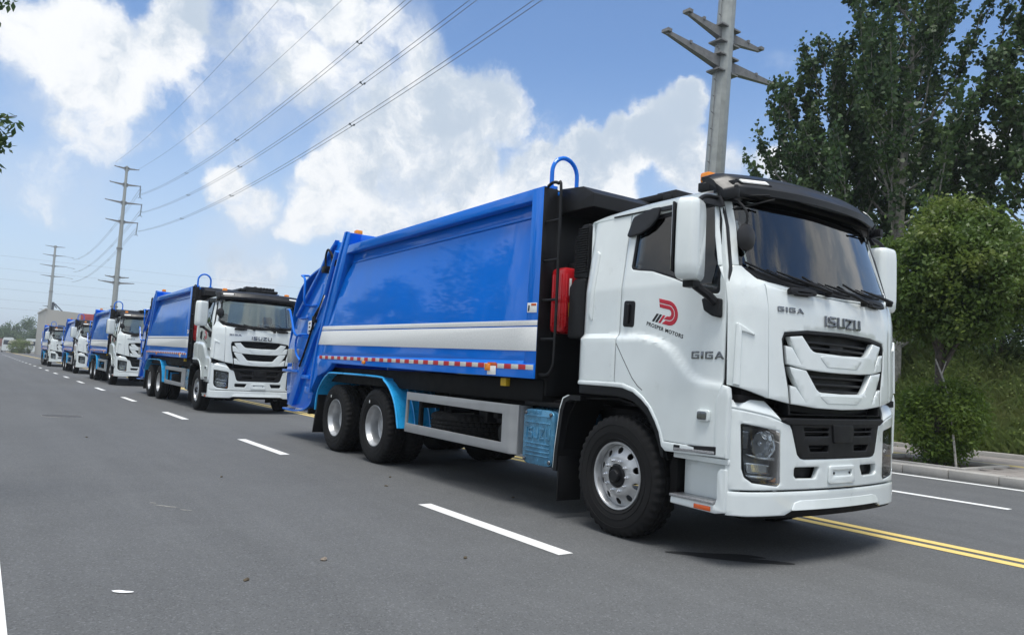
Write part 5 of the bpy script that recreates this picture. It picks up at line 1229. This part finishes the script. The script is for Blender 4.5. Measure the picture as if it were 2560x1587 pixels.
lv2 = [(15.5, 3.16, 1), (16.6, 2.05, 0), (27.9, 2.86, 1), (31.8, 3.3, 1), (35.5, 2.77, 1), (38.8, 2.17, 0)]
pylon((-164, 15.5, 0), lv2, (.62, .24), 'middle distance pylon with six pairs of arms and hanging insulators, behind the second truck', None, False,
      [(2.77, 35.5, 2.85, 33.3, 0), (3.3, 31.8, 3.2, 29.6, 0), (2.86, 27.9, 2.75, 25.6, 0)])
lv3 = [(16.8, 3.2, 1), (18.3, 2.3, 0), (30.2, 4.0, 1), (34.3, 4.5, 1), (38.4, 3.8, 1), (41.9, 3.3, 0)]
pylon((-339.8, 15.6, 0), lv3, (.95, .34), 'farthest pylon, small behind the last truck and the pale building', None, False,
      [(3.9, 38.3, 5.9, 37.6, 6), (4.6, 34.2, 6.5, 33.4, 6), (4.1, 30.1, 6.2, 29.4, 6)])
CG = 'conductors of the power line'
def cable(name, ps, rad, label, twin=0., spacers=(), group=CG):
    root = empty(name, (0, 0, 0))
    for d in ((-twin, 0, 0), (twin, 0, 0)) if twin else ((0, 0, 0),):
        bm = bmesh.new(); tube_into(bm, [Vector(p) + Vector((0, d[0], 0)) for p in ps], rad, 5); finish(bm, 'conductor', WIRE, root)
    for p in spacers:
        bm = bmesh.new(); tube_into(bm, [Vector(p) + Vector((0, -twin, 0)), Vector(p) + Vector((0, 0, -.14)), Vector(p) + Vector((0, twin, 0))], .045, 5); box_into(bm, (p[0] - .12, p[1] - twin - .06, p[2] - .06), (p[0] + .12, p[1] - twin + .06, p[2] + .06)); box_into(bm, (p[0] - .12, p[1] + twin - .06, p[2] - .06), (p[0] + .12, p[1] + twin + .06, p[2] + .06)); finish(bm, 'spacer', GLASSB, root)
    return tag(root, label, 'power cable', group)
def para(x0, x1, xv, zv, k, y, n=40): return [(x0 + (x1 - x0) * i / n, y, zv + k * (x0 + (x1 - x0) * i / n - xv) ** 2) for i in range(n + 1)]
for nm, y, xv, zv, k, lab, sp_ in (('upper', 18.35, -74, 28.8, .00062, 'topmost twin conductor of the near span, hung from the middle pylon', (-55.4, -92.7, -121)),
                                 ('mid', 18.9, -73, 25.4, .00058, 'second twin conductor of the near span, between the upper and lower pair', (-55.4, -92.3, -121)),
                                 ('low', 18.45, -74, 21.8, .00055, 'lowest twin conductor of the near span, closest to the truck roofs', (-56, -93.4, -122))):
    f = lambda x: zv + k * (x - xv) ** 2
    cable('power_cable', para(-164.2, -14.2, xv, zv, k, y), .022, lab, .19, [(x, y, f(x)) for x in sp_])
cable('ground_wire', para(-164.2, -14.2, -55, 33.8, .00049, 13.35), .016, 'thin ground wire from the upper arm tip nearest the road')
cable('ground_wire', para(-164.2, -14.2, -60, 33.8, .00049, 17.75), .016, 'thin ground wire from the upper arm tip farthest from the road')
for y0, y1, xv, zv, k, lab in ((18.4, 21.5, -238, 32.3, .0005, 'topmost twin conductor of the far span between the two distant pylons'), (18.8, 22.1, -238, 28.4, .0004, 'second twin conductor of the far span between the two distant pylons'), (18.3, 21.8, -238, 24.8, .00037, 'lowest twin conductor of the far span between the two distant pylons')):
    pp = para(-164.2, -334, xv, zv, k, y0); pp = [(x, y0 + (y1 - y0) * i / 40, z) for i, (x, y, z) in enumerate(pp)]
    cable('power_cable', pp, .03, lab, .2, [pp[i] for i in (11, 25, 33)])
for k, zz in enumerate((44, 38, 33, 28.5, 23.5, 19.5)):
    cable('distant_line', [(-420, y, zz + .00006 * (y - 40) ** 2) for y in range(-160, 260, 20)], .035, 'thin wire of the line crossing far behind the pylons, %s of six' % ('topmost', 'second from top', 'third from top', 'third from bottom', 'second from bottom', 'lowest')[k], group='wires crossing far away')

# ------------------------------------------------------------------ far end of the road
FB = gmat('pale_cladding', (.42, .41, .38), (.12, .1, .1), .8, (.05, .5, 10.), .1)
REDW = gmat('red_cladding', (.36, .05, .05), (.2, .2, .2), .7, (.1, 1., 10.), .1)
DARKW = mat('dark_window', (.04, .05, .06), .2)
bl = empty('warehouse', (-215, 14.8, 0))
bm = bmesh.new()
vb = [(-18, -8.3, 0), (12, -8.3, 0), (12, 13, 0), (-18, 13, 0)]; tops = [10.8, 10.8, 9.8, 9.8]
lo = [bm.verts.new(v) for v in vb]; hi = [bm.verts.new((v[0], v[1], t)) for v, t in zip(vb, tops)]
for j in range(4): bm.faces.new((lo[j], lo[(j + 1) % 4], hi[(j + 1) % 4], hi[j]))
bm.faces.new(hi); finish(bm, 'wall', FB, bl)
boxes('roof_coping', [((-18.2, -8.5, 10.7), (12.2, -8.1, 11.1))], FB, bl, .02)
bm = bmesh.new(); tube_into(bm, [(10, -7.0, 10.6), (10, -7.0, 12.7)], .28, 6); tube_into(bm, [(10, -6.7, 12.4), (10, -5.0, 10.7)], .14, 6); tube_into(bm, [(10, -7.0, 12.5), (10, -6.2, 11.3)], .12, 6); finish(bm, 'roof_bracket', DARKW, bl)
for y in (-5.0,): box('window', (12.0, y - .7, 6.6), (12.06, y + .7, 7.3), DARKW, bl, .01)
boxes('red_fascia', [((12.0, -1.2, 8.2), (12.5, 12.8, 10.4))], REDW, bl, .02)
tag(bl, 'pale building with a red fascia behind the last truck', 'building')
bw = empty('boundary_wall', (-262, 0, 0)); bm = bmesh.new(); box_into(bm, (-.2, -30, 0), (.2, .6, 1.6), .02); finish(bm, 'wall_base', FB, bw)
bm = bmesh.new(); box_into(bm, (-.15, -30, 1.6), (.15, .6, 3.9), .02); finish(bm, 'brick_top', gmat('old_brick', (.25, .13, .11), (.3, .5, .4), .9, (.1, .8, 4.), .2), bw)
tag(bw, 'low reddish boundary wall far down the road on the left', 'wall')
# parked canopy trailer
ct = empty('parked_trailer', (-236, 3.4, 0)); CREAM = mat('cream_tarp', (.62, .60, .52), .7, noise=.15, nscale=1.)
bm = bmesh.new(); pr = [(-2.9, 2.6), (-2.5, 3.3), (-1.4, 3.5), (1.4, 3.5), (2.6, 3.3), (2.9, 2.7), (1.2, 2.35), (0, 2.2), (-1.2, 2.4)]
a = [bm.verts.new((-1.2, y, z)) for y, z in pr]; b_ = [bm.verts.new((1.2, y, z)) for y, z in pr]
for j in range(len(pr)): bm.faces.new((a[j], a[(j + 1) % len(pr)], b_[(j + 1) % len(pr)], b_[j]))
bm.faces.new(a); bm.faces.new(b_); finish(bm, 'canopy', CREAM, ct)
boxes('deck', [((-1.1, -2.6, .9), (1.1, 2.6, 1.1))], DARKW, ct, .02)
for y in (-1.6, 1.6): box('post', (1.0, y - .08, 1.1), (1.14, y + .08, 2.6), CREAM, ct, .01)
for y in (-1.7, 1.9):
    bm = bmesh.new(); lathe_into(bm, [(.0005, -.15), (.45, -.15), (.5, -.1), (.5, .1), (.45, .15), (.0005, .15)], 16); bmesh.ops.rotate(bm, verts=bm.verts, cent=(0, 0, 0), matrix=Matrix.Rotation(math.pi / 2, 3, 'Z')); bmesh.ops.translate(bm, verts=bm.verts, vec=(.9, y, .5)); finish(bm, 'wheel', M['rubber'], ct)
tag(ct, 'cream canopied trailer parked far off in front of the pale building', 'trailer')
for y, w_, lab in ((.9, 1.4, 'white van roof showing above the reddish wall'), (6.4, 1.6, 'white van parked behind the cream canopied trailer')):
    vn = empty('parked_van', (-250, y, 0)); bm = bmesh.new(); pr = [(-w_, .5), (-w_, 3.4), (-w_ * .8, 4.1), (w_ * .7, 4.2), (w_, 3.6), (w_, .5)]
    a = [bm.verts.new((-2.4, q, z)) for q, z in pr]; b_ = [bm.verts.new((2.4, q, z)) for q, z in pr]
    for j in range(6): bm.faces.new((a[j], a[(j + 1) % 6], b_[(j + 1) % 6], b_[j]))
    bm.faces.new(a); bm.faces.new(b_); finish(bm, 'body', M['white'], vn)
    box('windscreen', (2.4, -w_ * .8, 2.2), (2.44, w_ * .8, 3.4), DARKW, vn, .02)
    boxes('wheel', [((1.2, -w_ - .02, 0), (1.9, -w_ + .3, .7)), ((1.2, w_ - .3, 0), (1.9, w_ + .02, .7))], M['rubber'], vn, .12)
    tag(vn, lab, 'van')
# far trees and hedge
def far_tree(x, y, h, rad, n, label, seed, size=.55, name='tree', ma=None, grp='trees behind the far wall'):
    t_ = empty('broadleaf_tree', (x, y, 0)); bm = bmesh.new(); limb_bm(bm, [(0, 0, 0), (.1, 0, h * .4), (0, .1, h * .8)], .22, .06, 6); finish(bm, 'trunk', BARK, t_)
    raw_mesh('crown', leaf_quads(np.concatenate([lumps((0, 0, h * .55), (rad, rad, h * .42), 46, rad * .17, n, seed)]), size, .7, .2), None, ma or L_FAR, t_); return tag(t_, label, 'tree', grp)
fts = [(-300, -13.5, 8.2, 4.0), (-306, -7.0, 9.0, 3.4), (-310, -2.0, 10.4, 3.4), (-316, 3.0, 13.0, 4.2), (-312, 9.5, 11.8, 4.4), (-318, -18, 9.5, 4.2), (-290, -4.2, 7.2, 3.2), (-285, 3.8, 7.8, 3.4)]
flb = ['far tree at the extreme left end of the tree row', 'far tree second in the row, above the reddish wall', 'far tree in the middle of the row, above the white van roof', 'tallest far tree of the row, next to the pale building', 'far tree touching the pale building', 'far tree at the back left of the row, cut by the picture edge', 'low rounded far tree in front of the row, over the wall', 'low rounded far tree in front of the row, over the trailer']
for k, (x, y, h, rad) in enumerate(fts): far_tree(x, y + 5.5, h, rad, 2600, flb[k], 200 + k)
for k, (x, y, rad, h, lab) in enumerate([(-120, 9.6, 2.4, 4.6, 'dark green roadside bush beside the last truck'), (-150, 9.8, 2.6, 4.8, 'dark green roadside bush between the last truck and the trailer'), (-228, 3.0, 2.6, 3.6, 'low hedge bush under the cream canopied trailer')]):
    shrub(x, y, rad, h, 3800, L_WEED, lab, 300 + k, 0, .32, 'roadside bushes at the far end')

# street trees along the camera's own kerb: out of the picture, but mirrored in the glossy truck sides
for k, (x, h, rad) in enumerate(((-19.4, 9.4, 2.3), (-27.4, 8.4, 1.5), (-39, 7.2, 2.2), (-53, 7.0, 2.1), (9.0, 6.0, 1.8), (-64, 7.6, 2.3), (-75, 7.0, 2.2), (-87, 7.8, 2.4), (-99, 7.2, 2.3), (-112, 7.6, 2.4))):
    far_tree(x, -10.6, h, rad, 7000, (['kerbside tree with the tallest crown, mirrored in the foremost blue side', 'narrow kerbside tree mirrored near the rear post of the foremost truck', 'kerbside tree beside the gap between second and third truck', 'kerbside tree beside the fourth truck', 'low kerbside tree behind the camera', 'kerbside tree beside the last truck', 'kerbside tree just past the last truck', 'kerbside tree second past the last truck', 'kerbside tree third past the last truck', 'kerbside tree fourth past the last truck'][k]), 400 + k, .22, ma=L_CAM, grp='kerbside trees out of the picture')
# ------------------------------------------------------------------ small things on the asphalt
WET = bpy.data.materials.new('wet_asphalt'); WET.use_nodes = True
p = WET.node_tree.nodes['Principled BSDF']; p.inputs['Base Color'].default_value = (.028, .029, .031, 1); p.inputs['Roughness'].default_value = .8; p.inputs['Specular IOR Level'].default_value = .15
def blob(name, c, rx, ry, z, ma, seed, n=44, rot=0., rough=.3):
    rr = random.Random(seed); ph = [(rr.uniform(0, 6.28), rr.uniform(.3, 1) / (k + 1)) for k in range(6)]; pts = []
    for i in range(n):
        a = 2 * math.pi * i / n; q = 1 + rough * sum(w_ * math.sin((k + 2) * a + p_) for k, (p_, w_) in enumerate(ph)); u, v = rx * q * math.cos(a), ry * q * math.sin(a)
        pts.append((c[0] + u * math.cos(rot) - v * math.sin(rot), c[1] + u * math.sin(rot) + v * math.cos(rot), z))
    me = bpy.data.meshes.new(name); me.from_pydata(pts, [], [tuple(range(n))]); return link(name, me, ma)
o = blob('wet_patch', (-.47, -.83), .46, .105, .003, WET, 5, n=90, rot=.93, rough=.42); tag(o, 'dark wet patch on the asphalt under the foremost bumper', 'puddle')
def scrap(name, c, sx, sy, sz, ma, seed, label, cat, group=None):
    rr = random.Random(seed); bm = bmesh.new(); bmesh.ops.create_icosphere(bm, subdivisions=2, radius=.5)
    for v in bm.verts: v.co = Vector((v.co.x * sx * rr.uniform(.8, 1.2), v.co.y * sy * rr.uniform(.8, 1.2), max(0, v.co.z + .25) * sz * rr.uniform(.7, 1.3)))
    bmesh.ops.rotate(bm, verts=bm.verts, cent=(0, 0, 0), matrix=Matrix.Rotation(rr.uniform(0, 3), 3, 'Z')); o = finish(bm, name, ma); o.location = (c[0], c[1], .001); return tag(o, label, cat, group)
STONE = mat('loose_stone', (.20, .17, .14), .9, noise=.4, nscale=40); LEAFD = mat('dry_leaf', (.07, .055, .035), .8, noise=.4, nscale=40)
scrap('stone', (-1.67, -3.83), .055, .045, .03, STONE, 1, 'brown stone on the open asphalt, nearest to the broken white line', 'stone')
scrap('stone', (-1.39, -4.46), .055, .03, .02, LEAFD, 2, 'small dark chip of stone near the white paper scrap', 'stone')
o = blob('paper_scrap', (-1.44, -5.17), .062, .024, .006, M['paper'], 9, 16, 1.0, .25); tag(o, 'white scrap of paper lying on the asphalt', 'litter')
for k, (c, lab) in enumerate([((-5.78, -3.49), 'dry leaf on the asphalt beyond the pale smear'), ((-1.31, -2.85), 'dry leaf beside the near white dash'), ((-5.24, -1.53), 'dry leaf by the rear wheels of the foremost truck'), ((-3.44, -.87), 'dry leaf close to the fuel tank'), ((-10.6, -4.4), 'dark leaf bit near the middle of the empty lane'), ((-4.6, -1.9), 'dry leaf just inside the lane of the trucks')]):
    scrap('dry_leaf', c, .05, .03, .02, LEAFD, 20 + k, lab, 'leaf', 'dry leaves on the road')
SMEAR = gmat('pale_smear', (.26, .26, .24), (.4, .6, .8), .9, (2., 14., 80.), .3)
for k, (x, y, a, b_) in enumerate(((-4.1, -4.42, .10, .02), (-3.85, -4.30, .05, .015), (-4.3, -4.5, .04, .012))):
    o = blob('pale_smear', (x, y), a, b_, .003 + .0005 * k, SMEAR, 40 + k, 24, .8, .6); tag(o, ('largest pale smear on the asphalt of the empty lane', 'small pale smear just right of the largest one', 'faint pale smear just left of the largest one')[k], 'stain', 'pale smears')
mh = empty('manhole_cover', (-15.15, -4.39, 0)); bm = bmesh.new(); bmesh.ops.create_circle(bm, cap_ends=True, segments=32, radius=.36); bmesh.ops.translate(bm, verts=bm.verts, vec=(0, 0, .005)); finish(bm, 'lid', gmat('cast_iron', (.075, .075, .075), (.3, .4, .5), .7, (1., 10., 60.), .6), mh)
bm = bmesh.new(); tube_into(bm, [(.38 * math.cos(a), .38 * math.sin(a), .002) for a in [2 * math.pi * k / 32 for k in range(32)]], .012, 5, True); finish(bm, 'ring', GALVD, mh); tag(mh, 'round iron manhole cover in the empty lane', 'manhole cover')

# ------------------------------------------------------------------ summer haze
hz = bpy.data.materials.new('haze_air'); hz.use_nodes = True; t_ = hz.node_tree; t_.nodes.clear()
o_ = t_.nodes.new('ShaderNodeOutputMaterial'); v_ = t_.nodes.new('ShaderNodeVolumePrincipled')
v_.inputs['Color'].default_value = (.86, .92, 1., 1); v_.inputs['Density'].default_value = .0006; v_.inputs['Anisotropy'].default_value = .2
t_.links.new(v_.outputs[0], o_.inputs['Volume'])
o = box('haze', (-3300, -1700, -1.0), (500, 1700, 52), hz, None, 0); o['kind'] = 'stuff'
